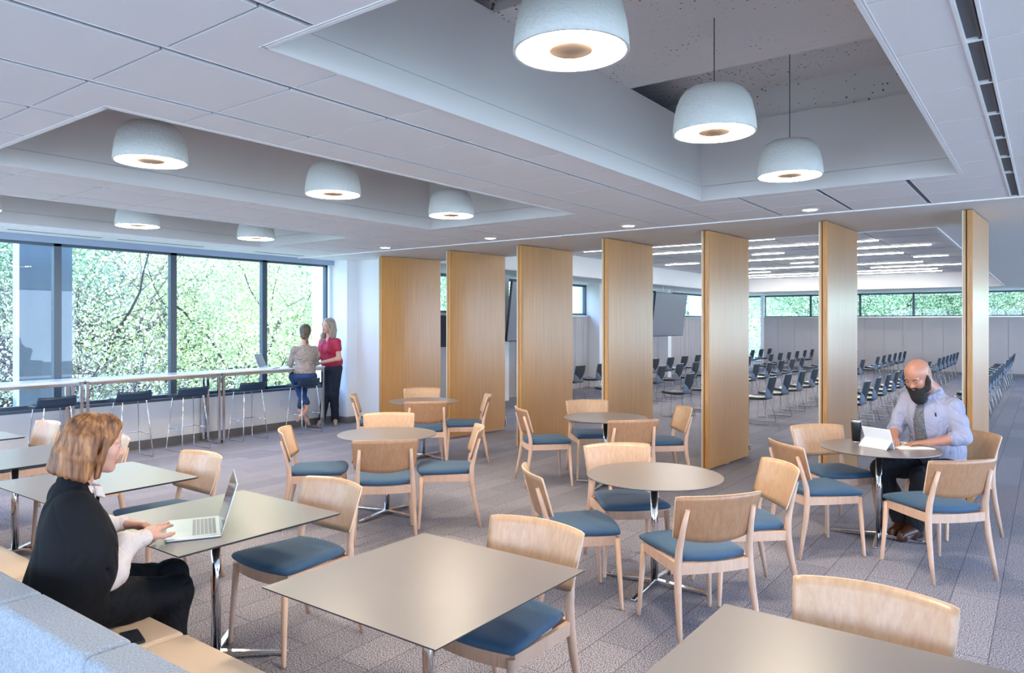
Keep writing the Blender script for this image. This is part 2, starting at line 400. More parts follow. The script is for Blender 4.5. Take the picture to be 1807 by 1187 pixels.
# far room recess
mb = MB().box(FX0-.05, FX1+.05, FY0-.05, FY1+.05, FZ, FZ+.05)
for r in ((FX0-.03, FX0, FY0, FY1), (FX1, FX1+.03, FY0, FY1), (FX0-.03, FX1+.03, FY0-.03, FY0), (FX0-.03, FX1+.03, FY1, FY1+.03)): mb.box(*r, ZS-.02, FZ)
structure(mb.build('ceiling_recess_4', 'paint'))
mb = MB()
for k in range(4): mb.box(FX0+1.55+k*1.55, FX0+1.56+k*1.55, FY0, FY1, FZ-.003, FZ+.01)
for k in range(12): mb.box(FX0, FX1, FY0+1.3*k+1.1, FY0+1.3*k+1.106, FZ-.002, FZ+.01)
structure(mb.build('trim_4', 'grid'))

# --- window wall (left), near room: x = XW
SILL, HEAD = .67, 2.80; XG = XW-.13
def window_bay(n, y0, y1, z0, z1, x=XG, inner=None):
    f = .045
    mb = MB().box(x-.04, x+.04, y0, y0+f, z0, z1).box(x-.04, x+.04, y1-f, y1, z0, z1).box(x-.04, x+.04, y0, y1, z0, z0+f).box(x-.04, x+.04, y0, y1, z1-f*1.3, z1)
    o = structure(mb.build('window_%d' % n, 'frame'))
    g = MB().box(x-.006, x+.000, y0+f, y1-f, z0+f, z1-f*1.3).build('glass_pane', 'glass', o)
    return o
mull = [-4.6, -2.9, -1.4, -.55, .95, 2.48, 4.01, 5.55, 7.08, 8.36]
wn = 0
for a, b in zip(mull[:-1], mull[1:]): wn += 1; window_bay(wn, a, b, SILL, HEAD)
mb = MB().box(XW-.28, XW, YB, 8.43, 0, SILL-.03)
mb.box(XW-.28, XW, YB, 8.43, ZS, 4.0)
structure(mb.build('wall_left', 'paint'))
structure(MB().box(XW-.25, XW+.012, YB, 8.43, SILL-.035, SILL+.0).build('trim_5', 'frame'))
structure(MB().box(XW-.26, XW-.01, YB, 8.43, HEAD, ZS).box(XW-.03, XW, YB, 8.43, HEAD-.03, ZS).build('trim_6', 'shade'))
structure(MB().box(XW, XW+.012, YB, 8.43, 0, .115).build('baseboard_left', 'base'))
# pier and stub wall at the end of the window wall
mb = MB().box(XW-.3, -9.83, 8.43, 8.66, 0, ZS).box(XW-.3, -8.93, 8.66, 8.92, 0, ZS)
mb.box(-9.02, -8.93, 8.40, 8.66, 0, ZS)
structure(mb.build('wall_stub', 'paint'))
mb = MB().box(-10.17, -9.818, 8.418, 8.43, 0, .115).box(-9.83, -9.818, 8.43, 8.66, 0, .115).box(-9.83, -9.02, 8.648, 8.66, 0, .115)
structure(mb.build('baseboard_stub', 'base'))
# --- far room left wall: panelled below, strip windows above
WZ = 1.94
mb = MB().box(XW-.28, XW-.012, 8.92, YF+.3, 0, WZ)
y = 8.92; k = 0
pw = [.31, .16, .31, .31, .10, .31, .22]
while y < YF:
    wd = pw[k % len(pw)]; k += 1
    mb.box(XW-.012, XW, y+.006, min(y+wd-.006, YF), .02, WZ-.02); y += wd
structure(mb.build('wall_left_panelled', 'wains'))
structure(MB().box(XW-.2, XW+.02, 8.92, YF, WZ-.02, WZ+.025).build('trim_7', 'steel'))
structure(MB().box(XW-.28, XW, 8.92, YF, HEAD, 4.0).build('wall_left_head', 'paint'))
piers = [8.92, 12.9, 17.27, 21.7, 26.0, YF]
for a in piers[1:-1]:
    structure(MB().box(XW-.3, -9.83, a, a+.25, 0, ZS).build('wall_pier_%d' % int(a), 'paint'))
for a, b in zip(piers[:-1], piers[1:]):
    a2 = a+.25 if a > 9 else a
    m_ = (a2+b)/2
    for p, q_ in ((a2, m_), (m_, b)): wn += 1; window_bay(wn, p, q_, WZ+.03, HEAD)
# plaster bulkhead over the strip windows
structure(MB().box(XW, FX0-.04, FY0, YF, ZS-.03, ZS-.009).build('ceiling_bulkhead', 'paint'))
# --- far wall: corner glass, panelled wall and strip windows
mb = MB().box(-8.97, XR, YF+.012, YF+.3, 0, 1.97); x = -8.97; k = 0
while x < XR: mb.box(x+.006, min(x+.61, XR)-.006, YF, YF+.012, .02, 1.95); x += .61
structure(mb.build('wall_far', 'wains'))
structure(MB().box(-8.97, XR, YF-.02, YF+.2, 1.95, 1.985).build('trim_8', 'steel'))
structure(MB().box(XW-.3, XR, YF, YF+.3, HEAD+.02, 4.0).box(XW-.3, XW, YF, YF+.3, 0, 4.0).build('wall_far_head', 'paint'))
def window_bay_x(n, x0, x1, z0, z1, y):
    f = .035
    mb = MB().box(x0, x0+f, y-.04, y+.04, z0, z1).box(x1-f, x1, y-.04, y+.04, z0, z1).box(x0, x1, y-.04, y+.04, z0, z0+f).box(x0, x1, y-.04, y+.04, z1-f*1.6, z1)
    o = structure(mb.build('window_%d' % n, 'frame'))
    MB().box(x0+f, x1-f, y, y+.006, z0+f, z1-f*1.6).build('glass_pane', 'glass', o)
wn += 1; window_bay_x(wn, XW, -8.97, .25, HEAD+.02, YF+.12)
structure(MB().box(XW, -8.97, YF, YF+.3, 0, .25).build('wall_far_corner', 'paint'))
structure(MB().box(-9.02, -8.9, YF-.03, YF+.05, .0, HEAD+.02).build('trim_9', 'paint'))
for k in range(8):
    a = -8.9+1.71*k; wn += 1; window_bay_x(wn, a, a+1.71, 1.985, HEAD+.02, YF+.12)
structure(MB().box(-8.97, XR, YF-.012, YF, 0, .11).build('baseboard_far', 'base'))
# --- right wall and wall behind the camera (out of view; window openings added to let in more daylight)
mb = MB().box(XR, XR+.25, YB, YF+.3, 0, .5).box(XR, XR+.25, YB, YF+.3, HEAD, 4.0)
for a in (-4.6, 1.5, 8.2, 14.5, 21., 27.9): mb.box(XR, XR+.25, a, a+.7, .5, HEAD)
structure(mb.build('wall_right', 'paint'))
mb = MB().box(XW-.3, XR+.25, YB-.25, YB, 0, .5).box(XW-.3, XR+.25, YB-.25, YB, HEAD, 4.0)
for a in (-10.4, -6, -1.5, 2.7): mb.box(a, a+.9, YB-.25, YB, .5, HEAD)
structure(mb.build('wall_back', 'paint'))

# --- outside: fins, ground, trees
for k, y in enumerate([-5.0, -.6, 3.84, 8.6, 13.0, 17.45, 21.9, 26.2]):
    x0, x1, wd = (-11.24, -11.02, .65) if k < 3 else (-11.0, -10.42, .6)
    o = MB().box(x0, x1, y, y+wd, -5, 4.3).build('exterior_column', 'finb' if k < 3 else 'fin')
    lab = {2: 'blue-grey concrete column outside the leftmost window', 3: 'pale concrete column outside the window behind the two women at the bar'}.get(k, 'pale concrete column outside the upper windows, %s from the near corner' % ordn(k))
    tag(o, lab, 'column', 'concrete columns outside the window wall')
NX, NY = 60, 90
vs = []; fs = []
for i in range(NX+1):
    for j in range(NY+1):
        x = 60-170*i/NX; y = -50+190*j/NY
        dx = max(0, -13-x, y-33)
        z = -4.5+ min(dx, 70)*.27 + (math.sin(x*.4+1)*math.cos(y*.33)*.5)*min(1, dx/8)
        vs.append((x, y, z))
for i in range(NX):
    for j in range(NY):
        a = i*(NY+1)+j; fs.append((a, a+NY+1, a+NY+2, a+1))
structure(MB().add(vs, fs, 0, True).build('ground', 'hill'))
def branches(mb, p, d, L, r, lv, rng, ends, spread=.65, up=.05):
    pts = [p]; rad = [r]; n = 4
    q = p.copy(); dd = d.copy()
    for i in range(n):
        dd = (dd+Vector((rng.uniform(-1,1), rng.uniform(-1,1), rng.uniform(-.7,1)+up))*.22).normalized()
        q = q+dd*(L/n); pts.append(q.copy()); rad.append(r*(1-.55*(i+1)/n))
    mb.tube(pts, rad, 5 if lv < 2 else 3, caps=False)
    if lv >= (5 if spread > .62 else 4): ends.append((pts[-1], pts[-2], pts[1])); return
    for _ in range(rng.choice((3, 4)) if lv < 3 else (3 if lv < 4 else 4)):
        i = rng.randint(1, n); ax = Vector((rng.uniform(-1,1), rng.uniform(-1,1), rng.uniform(-.6,.8))).normalized()
        nd = (dd*(1-spread)+ax*spread).normalized()
        branches(mb, pts[i], nd, L*rng.uniform(.55, .8), max(rad[i]*.62, .006), lv+1, rng, ends, spread, up)
def leaf_quads(lm, C, sz, rs, mids=None):
    n = len(C); a = rs.normal(size=(n, 3)); a /= np.linalg.norm(a, axis=1)[:, None]; b = np.cross(a, rs.normal(size=(n, 3))); b /= np.linalg.norm(b, axis=1)[:, None]
    s_ = (sz*rs.uniform(.6, 1.4, n))[:, None]
    V = np.stack([C-a*s_, C+b*s_*.62, C+a*s_, C-b*s_*.62], 1).reshape(-1, 3); o = len(lm.v)
    lm.v += V.tolist(); lm.f += (np.arange(4*n).reshape(-1, 4)+o).tolist(); lm.m += [0]*n if mids is None else mids.tolist(); lm.sm += [False]*n
def tree_kind(seed, h, leafn, leafs, spread, sz):
    rng = random.Random(seed); mb = MB(); ends = []
    mb.tube([(0,0,-.3), (.05,.03,h*.15), (0,.08,h*.3)], [h*.022, h*.018, h*.015], 7)
    for k in range(7 if leafn < 9000 else 5):
        a = k*1.3+rng.random(); branches(mb, Vector((0, .05, h*(.16+.035*k))), Vector((math.cos(a)*.8, math.sin(a)*.8, .75)).normalized(), h*.30, h*(.014 if leafn < 9000 else .010), 1, rng, ends, spread)
    wm = mb.mesh('trunk', 'bark')
    lm = MB(); rs = np.random.RandomState(seed)
    E = [e for t in ends for e in t]
    E = np.array([tuple(e) for e in E]); leaf_quads(lm, E[rs.randint(len(E), size=leafn)]+rs.normal(0, leafs, (leafn, 3)), sz, rs)
    return wm, lm
kinds = [tree_kind(3, 9, 7000, .22, .65, .034), tree_kind(5, 11, 80000, .55, .6, .038), tree_kind(11, 10, 80000, .55, .6, .036), tree_kind(21, 8, 4000, .25, .7, .032)]
lm_cache = {}
def tree(kind, leafmat, x, y, z, s, rz, label, bark='bark'):
    wm, lm = kinds[kind]
    r = empty('tree', (x, y, z), rz); r.scale = (s, s, s)
    o = bpy.data.objects.new('trunk', wm); COL.objects.link(o); o.parent = r
    if (kind, leafmat) not in lm_cache: lm_cache[(kind, leafmat)] = lm.mesh('foliage', leafmat)
    o = bpy.data.objects.new('foliage', lm_cache[(kind, leafmat)]); COL.objects.link(o); o.parent = r
    tag(r, label, 'tree', 'trees outside the windows')
def gz(x, y): return -4.5+min(max(0, -13-x, y-33), 70)*.27
TR = [(0,'leafC',-17.2,3.9,.9,.3,'bare dark-branched tree outside the second window bay, nearest the glass'),
 (3,'leafA',-16.5,6.6,1.0,2.1,'bare crooked tree with few leaves outside the third window bay'),
 (3,'leafC',-19,1.7,1.1,4.0,'thin bare tree outside the left end of the window wall'),
 (0,'leafA',-19,8.2,1.0,5.0,'sparse yellow-green tree outside the third and fourth window bays'),
 (1,'leafA',-17.5,12.0,.95,1.0,'leafy yellow-green tree outside the rightmost bay behind the bar'),
 (2,'leafB',-25,1.5,1.1,2.0,'green leafy tree further back outside the left window'),
 (1,'leafB',-26,6.5,1.15,3.0,'green leafy tree in the background of the second bay'),
 (1,'leafC',-25,10.5,1.0,.5,'whitish spring tree in the background of the third bay'),
 (2,'leafA',-27,15,1.2,1.9,'tall yellow-green tree in the background of the fourth bay'),
 (2,'leafB',-24,20,1.15,4.4,'green tree beyond the upper windows at the first oak panel'),
 (1,'leafB',-19,22,1.0,.9,'green tree beyond the upper windows between the oak panels'),
 (2,'leafB',-17,28,1.1,2.9,'green tree outside the far left corner window'),
 (3,'leafB',-13.5,33,1.1,2.2,'bare-limbed tree seen through the tall corner glass'),
 (1,'leafB',-9,41,1.15,1.2,'green tree beyond the far strip window, left part'),
 (1,'leafB',-3.5,40,1.2,3.3,'green tree beyond the far strip window, middle part'),
 (2,'leafB',2.5,41,1.1,.2,'green tree beyond the far strip window, right part'),
 (3,'leafC',-7,36.5,1.15,.7,'bare pinkish tree just beyond the far strip window, left of centre'),
 (0,'leafC',-15.8,7.6,.8,3.9,'bare dark tree close to the glass between the third and fourth bays'),
 (3,'leafC',-15.6,5.2,.8,.9,'bare twisted tree close to the glass in the third bay'),
 (0,'leafB',-.5,37,1.1,5.2,'dark-limbed tree just beyond the far strip window, right side'),
 (1,'leafB',-17,45,1.3,2.5,'green tree far beyond the corner glass')]
for k, lmn, x, y, s, rz, lab in TR: tree(k, lmn, x, y, gz(x, y)-.1, s, rz, lab)
# dense undergrowth on the slope: uncountable leaves, one object
rs = np.random.RandomState(5); tk = MB(); NQ = 170000
X = np.where(np.arange(NQ) % 3 > 0, -rs.uniform(20, 42, NQ), rs.uniform(-34, 12, NQ)); Y = np.where(np.arange(NQ) % 3 > 0, rs.uniform(-12, 48, NQ), rs.uniform(42, 62, NQ))
Gd = -4.5+np.minimum(np.maximum.reduce([np.zeros(NQ), -13-X, Y-33]), 70)*.27
Zz = Gd+np.abs(3.4+1.6*np.sin(X*.55+Y*.3)*np.cos(Y*.5))*rs.power(2.2, NQ)
leaf_quads(tk, np.stack([X, Y, Zz], 1), .085, rs, rs.choice([0, 1, 2], NQ, p=[.3, .35, .35]))
tag(tk.build('hillside_foliage', ['leafA', 'leafB', 'leafC']), 'dense pale green spring undergrowth covering the slope outside the windows', 'foliage', kind='stuff')

# ================================================================== LIGHT FITTINGS
def pendant(x, y, label):
    r = empty('pendant_lamp', (x, y, 2.83)); tag(r, label, 'lamp', 'round white pendant lamps in the ceiling openings')
    if pendant.proto is None:
        R = .232
        prof = [(R, 0), (R-.003, .05), (R-.011, .11), (R-.024, .165), (R-.040, .205), (R-.062, .235), (R-.092, .254), (R-.13, .263), (.001, .266)]
        inn = [(.001, .250), (R-.14, .248), (R-.10, .238), (R-.07, .215), (R-.045, .175), (R-.026, .115), (R-.016, .05), (R-.012, 0)]
        a = MB().lathe(prof[::-1]+[(R, 0)][:0]+[], 40, 0).lathe([(R-.012, 0), (R, 0)], 40, 0).lathe(inn, 40, 0).mesh('shade', 'lampshade')
        b = MB().lathe([(.105, .018), (R-.03, .014), (R-.0155, .022)], 40).lathe([(.001, .03), (.105, .03)], 40).mesh('diffuser', 'glow')
        c = MB().lathe([(.001, .004), (.085, .004), (.092, .012), (.092, .028), (.001, .03)], 32).mesh('disc', 'peach')
        d = MB().tube([(0,0,.26), (0,0,.925)], .0028, 6).lathe([(.001, .275), (.012, .27), (.014, .255)], 12).mesh('cable', 'cable')
        pendant.proto = [('lamp_shade', a), ('diffuser', b), ('centre_disc', c), ('cable', d)]
        pendant.short = MB().tube([(0,0,.26), (0,0,.658)], .0028, 6).lathe([(.001, .275), (.012, .27), (.014, .255)], 12).mesh('cable', 'cable')
    for n, me in pendant.proto:
        o = bpy.data.objects.new(n, pendant.short if n == 'cable' and 3.2 < y < 4.84 else me); COL.objects.link(o); o.parent = r
pendant.proto = None
names = {0: 'large ceiling opening on the right', 1: 'middle ceiling opening', 2: 'ceiling opening nearest the windows'}
pos = {0: 'nearest', 1: 'second', 2: 'farthest'}
for k, X in enumerate((-1.53, -4.84, -8.16)):
    for j, Y in enumerate((2.46, 4.0, 5.5)):
        pendant(X, Y, 'white dome pendant lamp, %s of three in the %s' % (pos[j], names[k]))
def downlight(x, y, label):
    r = empty('downlight', (x, y, ZC)); tag(r, label, 'ceiling light', 'small round downlights before the oak panels')
    MB().lathe([(.062, -.002), (.085, -.008), (.09, 0)], 24).build('trim_ring', 'gridw', r)
    MB().lathe([(.001, -.003), (.064, -.003)], 24).build('lens', 'spot', r)
for k, (x, l) in enumerate([(-7.76, 'small round ceiling downlight, leftmost of four, above the first oak panel'), (-5.81, 'small round ceiling downlight, second from the left, above the third oak panel'), (-3.82, 'small round ceiling downlight, third from the left, before the fifth oak panel'), (-1.86, 'small round ceiling downlight, rightmost of four, before the sixth oak panel')]):
    downlight(x, 7.37, l)
r = empty('sprinkler_head', (.13, 5.95, ZC)); tag(r, 'small white sprinkler cap in the ceiling at the right edge', 'sprinkler')
MB().lathe([(.001, -.012), (.025, -.012), (.04, -.003), (.042, 0)], 20).build('cap', 'gridw', r)
LIN = [(-7.2,-2.53,14.8),(-8.1,-7.2,17.75),(-6.15,-2.54,17.75),(-3.4,-1.84,16.22),(-5.33,-4.65,16.25),(-7.2,-2.52,20.6),(-2.5,-1.82,19.0),(-5.31,-4.76,19.2),(-8.14,-2.5,23.4),(-3.94,-1.82,22.0),(-7.6,-6.7,22.0),(-8.14,-2.5,24.5),(-6.5,-3.6,12.2),(-8.0,-4.0,13.4)]
for k, (x0, x1, y) in enumerate(sorted(LIN, key=lambda t: t[2])):
    r = empty('linear_light', ((x0+x1)/2, y, FZ)); L = x1-x0
    tag(r, '%s glowing line light on the far room ceiling, %s counted from the oak panels' % ('long' if L > 2 else 'short', (['first','second','third','fourth','fifth','sixth','seventh','eighth','ninth','tenth','eleventh','twelfth','thirteenth','fourteenth'])[k]), 'ceiling light', 'line lights in the far room ceiling')
    MB().box(-L/2-.01, L/2+.01, -.045, .045, -.012, -.004).build('housing', 'gridw', r)
    MB().box(-L/2, L/2, -.030, .030, -.024, -.0125).build('diffuser', 'strip', r)
# ================================================================== PIVOTING OAK PANELS
PP = [(-8.77,-8.56),(-7.29,-7.15),(-5.965,-5.86),(-4.60,-4.53),(-3.255,-3.17),(-1.94,-1.87),(-.625,-.555)]
plab = ['tall oak pivoting panel beside the white wall stub, leftmost of seven', 'tall oak pivoting panel behind the rearmost round table, second from the left', 'tall oak pivoting panel third from the left', 'tall oak pivoting panel in the middle of the row, fourth from the left', 'tall oak pivoting panel right of the hanging screen, fifth from the left', 'tall oak pivoting panel beside the black tumbler, sixth from the left', 'narrow-looking oak pivoting panel behind the bearded man, rightmost of seven']
for (x0, x1), lb in zip(PP, plab):
    y0, y1 = 8.22, 9.42; L = math.hypot(x1-x0, y1-y0); a = math.atan2(y1-y0, x1-x0)
    r = empty('pivot_panel', ((x0+x1)/2, (y0+y1)/2, 0), a-PI/2); tag(r, lb, 'panel door', 'row of tall oak pivoting panels')
    MB().box(-.004, .036, -L/2+.03, L/2-.004, .025, 2.842).build('leaf', 'oak', r, bevel=.002)
    MB().box(-.004, .042, -L/2, -L/2+.028, .025, 2.842).build('front_edge', 'oakedge', r, bevel=.002)
    MB().box(-.016, -.0045, -L/2+.012, L/2-.01, .025, 2.842).build('core_groove', 'groove', r)
    e = MB().box(-.034, -.0165, -L/2+.004, L/2, .025, 2.842).build('back_leaf', 'oak', r, bevel=.002)
    MB().box(-.046, -.0345, -L/2, L/2, .03, 2.84).build('edge_strip', 'edgelight', r)
    MB().box(-.01, .01, -.06, .06, 2.842, 2.858).box(-.012, .012, -.05, .05, 0, .025).build('pivot', 'steel', r)
    MB().box(-.01, .05, L/2, L/2+.018, .10, .17).tube([(.02, L/2+.02, .06), (.02, L/2+.02, .22)], .007, 8).build('bolt', 'steel', r)

# ================================================================== CAFE CHAIRS AND TABLES
def cafe_chair():
    r = empty('cafe_chair')
    for s in (-1, 1):
        MB().tube([(s*.243, .262, 0), (s*.238, .256, .012), (s*.214, .232, .44)], [.0115, .0125, .019], 12).build('front_leg', 'beech', r)
        P = [(s*.243, -.268, 0), (s*.236, -.238, .15), (s*.228, -.208, .30), (s*.222, -.193, .42), (s*.216, -.198, .52), (s*.208, -.226, .64), (s*.200, -.262, .755)]
        MB().tube(P, [.0115, .0155, .020, .022, .020, .0165, .013], 12).build('rear_leg', 'beech', r)
    def arc(x0, x1, y, bow, n=8): return [(x0+(x1-x0)*i/n, y+bow*(1-(2*i/n-1)**2)) for i in range(n+1)]
    mb = MB()
    fr = arc(-.205, .205, .222, .028); bk = arc(.205, -.205, -.196, -.016)
    def band(path, z0, z1, t):
        n = len(path)
        for i in range(n-1):
            (xa, ya), (xb, yb) = path[i], path[i+1]; d = Vector((xb-xa, yb-ya)).normalized(); q = Vector((d.y, -d.x))*t
            mb.add([(xa-q.x, ya-q.y, z0), (xb-q.x, yb-q.y, z0), (xb+q.x, yb+q.y, z0), (xa+q.x, ya+q.y, z0), (xa-q.x, ya-q.y, z1), (xb-q.x, yb-q.y, z1), (xb+q.x, yb+q.y, z1), (xa+q.x, ya+q.y, z1)],
                   [(0,3,2,1),(4,5,6,7),(0,1,5,4),(1,2,6,5),(2,3,7,6),(3,0,4,7)])
    band(fr, .395, .452, .010); band(bk, .392, .452, .011)
    for s in (-1, 1): band([(s*.214, .22), (s*.222, 0), (s*.220, -.19)], .395, .452, .011)
    mb.build('seat_frame', 'beech', r)
    # cushion
    out = []
    n = 14
    for i in range(n+1): t = i/n*2-1; out.append((t*.232, .238+.034*(1-t*t)))
    for i in range(1, 6): t = i/6; out.append((.236-.040*t, .23-.40*t))
    for i in range(n+1): t = 1-i/n*2; out.append((t*.190, -.172-.040*(1-t*t)))
    for i in range(1, 6): t = i/6; out.append((-.196-.040*t, -.17+.40*t))
    def ring(k, z): return [(x*(1-k/.25), (y-.02)*(1-k/.25)+.02, z) for x, y in out]
    MB().loft([ring(.010, .452), ring(-.006, .462), ring(-.010, .475), ring(-.004, .488), ring(.012, .497), ring(.045, .503), ring(.12, .507), ring(.2, .508), ring(.2499, .508)]).build('seat_cushion', 'blue', r)
    # backrest
    nu, nv = 18, 8; th = .011
    def P(u, v, o):
        zt = .828+.006*(1-u*u); zb = .560+.026*u**2
        z = zb+(zt-zb)*v; hw = .243+.020*v
        cu = 1.0
        x = u*hw; y = -.222-(z-.56)*.30+.062*u*u - o*1.0
        return (x, y, z)
    def clipc(u, v):   # rounded corners
        e = .055
        au, av = abs(u), v
        return u, v
    F = [[P(-1+2*i/nu, j/nv, 0) for i in range(nu+1)] for j in range(nv+1)]
    Bk = [[P(-1+2*i/nu, j/nv, th) for i in range(nu+1)] for j in range(nv+1)]
    def rc(G):
        for j in (0, nv):
            for i in (0, nu):
                x, y, z = G[j][i]; G[j][i] = (x*(1-.010), y, z+(.004 if j == 0 else -.004))
    rc(F); rc(Bk)
    mb = MB(); vs = [p for row in F for p in row]+[p for row in Bk for p in row]; W = nu+1; O = W*(nv+1)
    fs = []
    for j in range(nv):
        for i in range(nu):
            a = j*W+i; fs.append((a, a+W, a+W+1, a+1))
    mb.add(vs, fs, 0, True)
    for j in range(nv):
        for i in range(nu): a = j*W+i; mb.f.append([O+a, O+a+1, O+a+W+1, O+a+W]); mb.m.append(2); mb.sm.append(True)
    ed = []
    for i in range(nu): ed += [(i, i+1, O+i+1, O+i), (nv*W+i+1, nv*W+i, O+nv*W+i, O+nv*W+i+1)]
    for j in range(nv): ed += [((j+1)*W, j*W, O+j*W, O+(j+1)*W), (j*W+nu, (j+1)*W+nu, O+(j+1)*W+nu, O+j*W+nu)]
    for f in ed: mb.f.append(list(f)); mb.m.append(1); mb.sm.append(False)
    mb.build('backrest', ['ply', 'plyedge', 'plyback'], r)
    return r
proto_chair = cafe_chair(); used_chair = [False]
def place_chair(x, y, deg, label, group):
    o = copy_tree(proto_chair) if used_chair[0] else proto_chair
    used_chair[0] = True
    o.location = (x, y, 0); o.rotation_euler = (0, 0, math.radians(deg-90)); tag(o, label, 'chair', group)
    return o
def table_base(r, dirs, Larm):
    MB().tube([(0,0,.03), (0,0,.715)], .025, 24).build('column', 'chrome', r)
    for a in dirs:
        c, s = math.cos(a), math.sin(a); T = Matrix.Rotation(a, 4, 'Z')
        MB().add([(.0,-.02,.045),(.0,.02,.045),(.0,.02,.012),(.0,-.02,.012),(Larm,-.015,.018),(Larm,.015,.018),(Larm,.015,.004),(Larm,-.015,.004)],
                 [(0,3,2,1),(4,5,6,7),(0,1,5,4),(1,2,6,5),(2,3,7,6),(3,0,4,7)], 0, False, T).build('foot', 'chrome', r, bevel=.004)
    MB().box(-.12, .12, -.12, .12, .712, .721).build('mount_plate', 'black', r)
def round_table(x, y, label, rot=0):
    r = empty('round_table', (x, y, 0)); tag(r, label, 'table', 'round cafe tables')
    MB().lathe([(.001, .722), (.425, .722), (.446, .727), (.450, .731)], 72, 1).lathe([(.450, .731), (.449, .735), (.001, .735)], 72, 0, smooth=False).build('tabletop', ['tabletop', 'tableedge'], r)
    table_base(r, [rot+PI/2*k for k in range(4)], .36)
def square_table(x, y, label):
    r = empty('square_table', (x, y, 0)); tag(r, label, 'table', 'square cafe tables along the banquette')
    h = .45; b = .012
    MB().add([(-h+b,-h+b,.722),(h-b,-h+b,.722),(h-b,h-b,.722),(-h+b,h-b,.722),(-h,-h,.730),(h,-h,.730),(h,h,.730),(-h,h,.730),(-h,-h,.735),(h,-h,.735),(h,h,.735),(-h,h,.735)],
             [(0,3,2,1),(0,1,5,4),(1,2,6,5),(2,3,7,6),(3,0,4,7),(4,5,9,8),(5,6,10,9),(6,7,11,10),(7,4,8,11)], 1).add([(-h,-h,.735),(h,-h,.735),(h,h,.735),(-h,h,.735)], [(0,1,2,3)], 0).build('tabletop', ['tabletop', 'tableedge'], r)
    table_base(r, [PI/4+PI/2*k for k in range(4)], .37)
RT = [('near', -2.12, 4.46, 'large-looking round taupe table in the middle foreground, ringed by four chairs'),
      ('left', -4.88, 4.66, 'round grey table left of centre, second row from the banquette'),
      ('rear left', -6.56, 6.91, 'round table farthest back, in front of the two leftmost oak panels'),
      ('rear centre', -3.84, 6.88, 'round table in front of the third and fourth oak panels'),
      ('right', -1.11, 6.53, 'round table at which the bearded man works')]
for n, x, y, l in RT: round_table(x, y, l, math.radians(4))
G = 'oak and blue chairs around the round tables'
for x, y, a, l in [
 (-1.625,3.97,142,'oak-backed blue chair seen from behind, nearest at the middle foreground round table'),
 (-2.44,3.93,46,'oak-backed blue chair on the left side of the middle foreground round table'),
 (-2.46,4.72,-45,'oak-backed blue chair on the far side of the middle foreground round table'),
 (-1.60,4.70,222,'oak-backed blue chair right of the middle foreground round table, backrest front towards us'),
 (-.64,5.93,136,'oak-backed blue chair seen from behind, right of the round table where the man sits'),
 (-1.46,5.93,45,'oak-backed blue chair with a shadowed back, left front of the man\'s round table'),
 (-1.50,6.72,-43,'oak-backed blue chair standing behind the black tumbler at the man\'s table'),
 (-.66,7.10,228,'oak-backed blue chair the bearded man sits on'),
 (-4.40,4.17,138,'oak-backed blue chair seen from behind at the round table left of centre'),
 (-5.17,4.08,46,'oak-backed blue chair on the left of the round table left of centre'),
 (-5.24,5.02,-45,'oak-backed blue chair half hidden behind the round table left of centre'),
 (-4.27,4.82,222,'oak-backed blue chair on the right of the round table left of centre'),
 (-6.08,6.43,138,'oak-backed blue chair seen from behind at the rearmost round table'),
 (-6.98,6.44,46,'oak-backed blue chair left of the rearmost round table, by the white wall'),
 (-6.95,7.30,-45,'oak-backed blue chair behind the rearmost round table, before the leftmost oak panel'),
 (-5.98,7.10,222,'oak-backed blue chair on the right of the rearmost round table'),
 (-3.37,6.42,139,'dark-looking oak-backed chair seen from behind at the round table before the middle oak panels'),
 (-4.46,6.60,48,'oak-backed blue chair on the left of the round table before the middle oak panels'),
 (-4.25,7.30,-45,'oak-backed blue chair behind the round table before the middle oak panels'),
 (-3.38,7.30,222,'oak-backed blue chair on the right of the round table before the middle oak panels')]:
    place_chair(x, y, a, l, G)
G2 = 'oak and blue chairs facing the banquette across square tables'
for x, y, l in [(-.49, 2.50, 'oak-backed blue chair at the bottom right corner of the picture'), (-1.90, 2.50, 'oak-backed blue chair at the large taupe square table in the foreground'), (-3.36, 2.52, 'oak-backed blue chair across the table from the woman in black'),
                (-4.82, 2.56, 'pale oak-backed chair at the table beside the woman\'s, behind her laptop screen'), (-6.12, 2.56, 'oak-backed chair just right of the seated woman\'s face'), (-7.50, 2.60, 'oak-backed chair left of the seated woman\'s hair, by the bar stools')]:
    place_chair(x, y, -90, l, G2)
for x, l in [(-.49, 'square taupe table at the bottom right, cut by the frame'), (-1.98, 'large square taupe table in the bottom centre foreground'), (-3.49, 'square table with the open laptop, where the woman in black sits'),
             (-4.96, 'square table just behind the seated woman, lit white by the window'), (-6.28, 'square table left of the seated woman\'s hair'), (-7.80, 'square table corner at the left edge of the picture')]:
    square_table(x, 2.115 if x > -4 else 2.16, l)

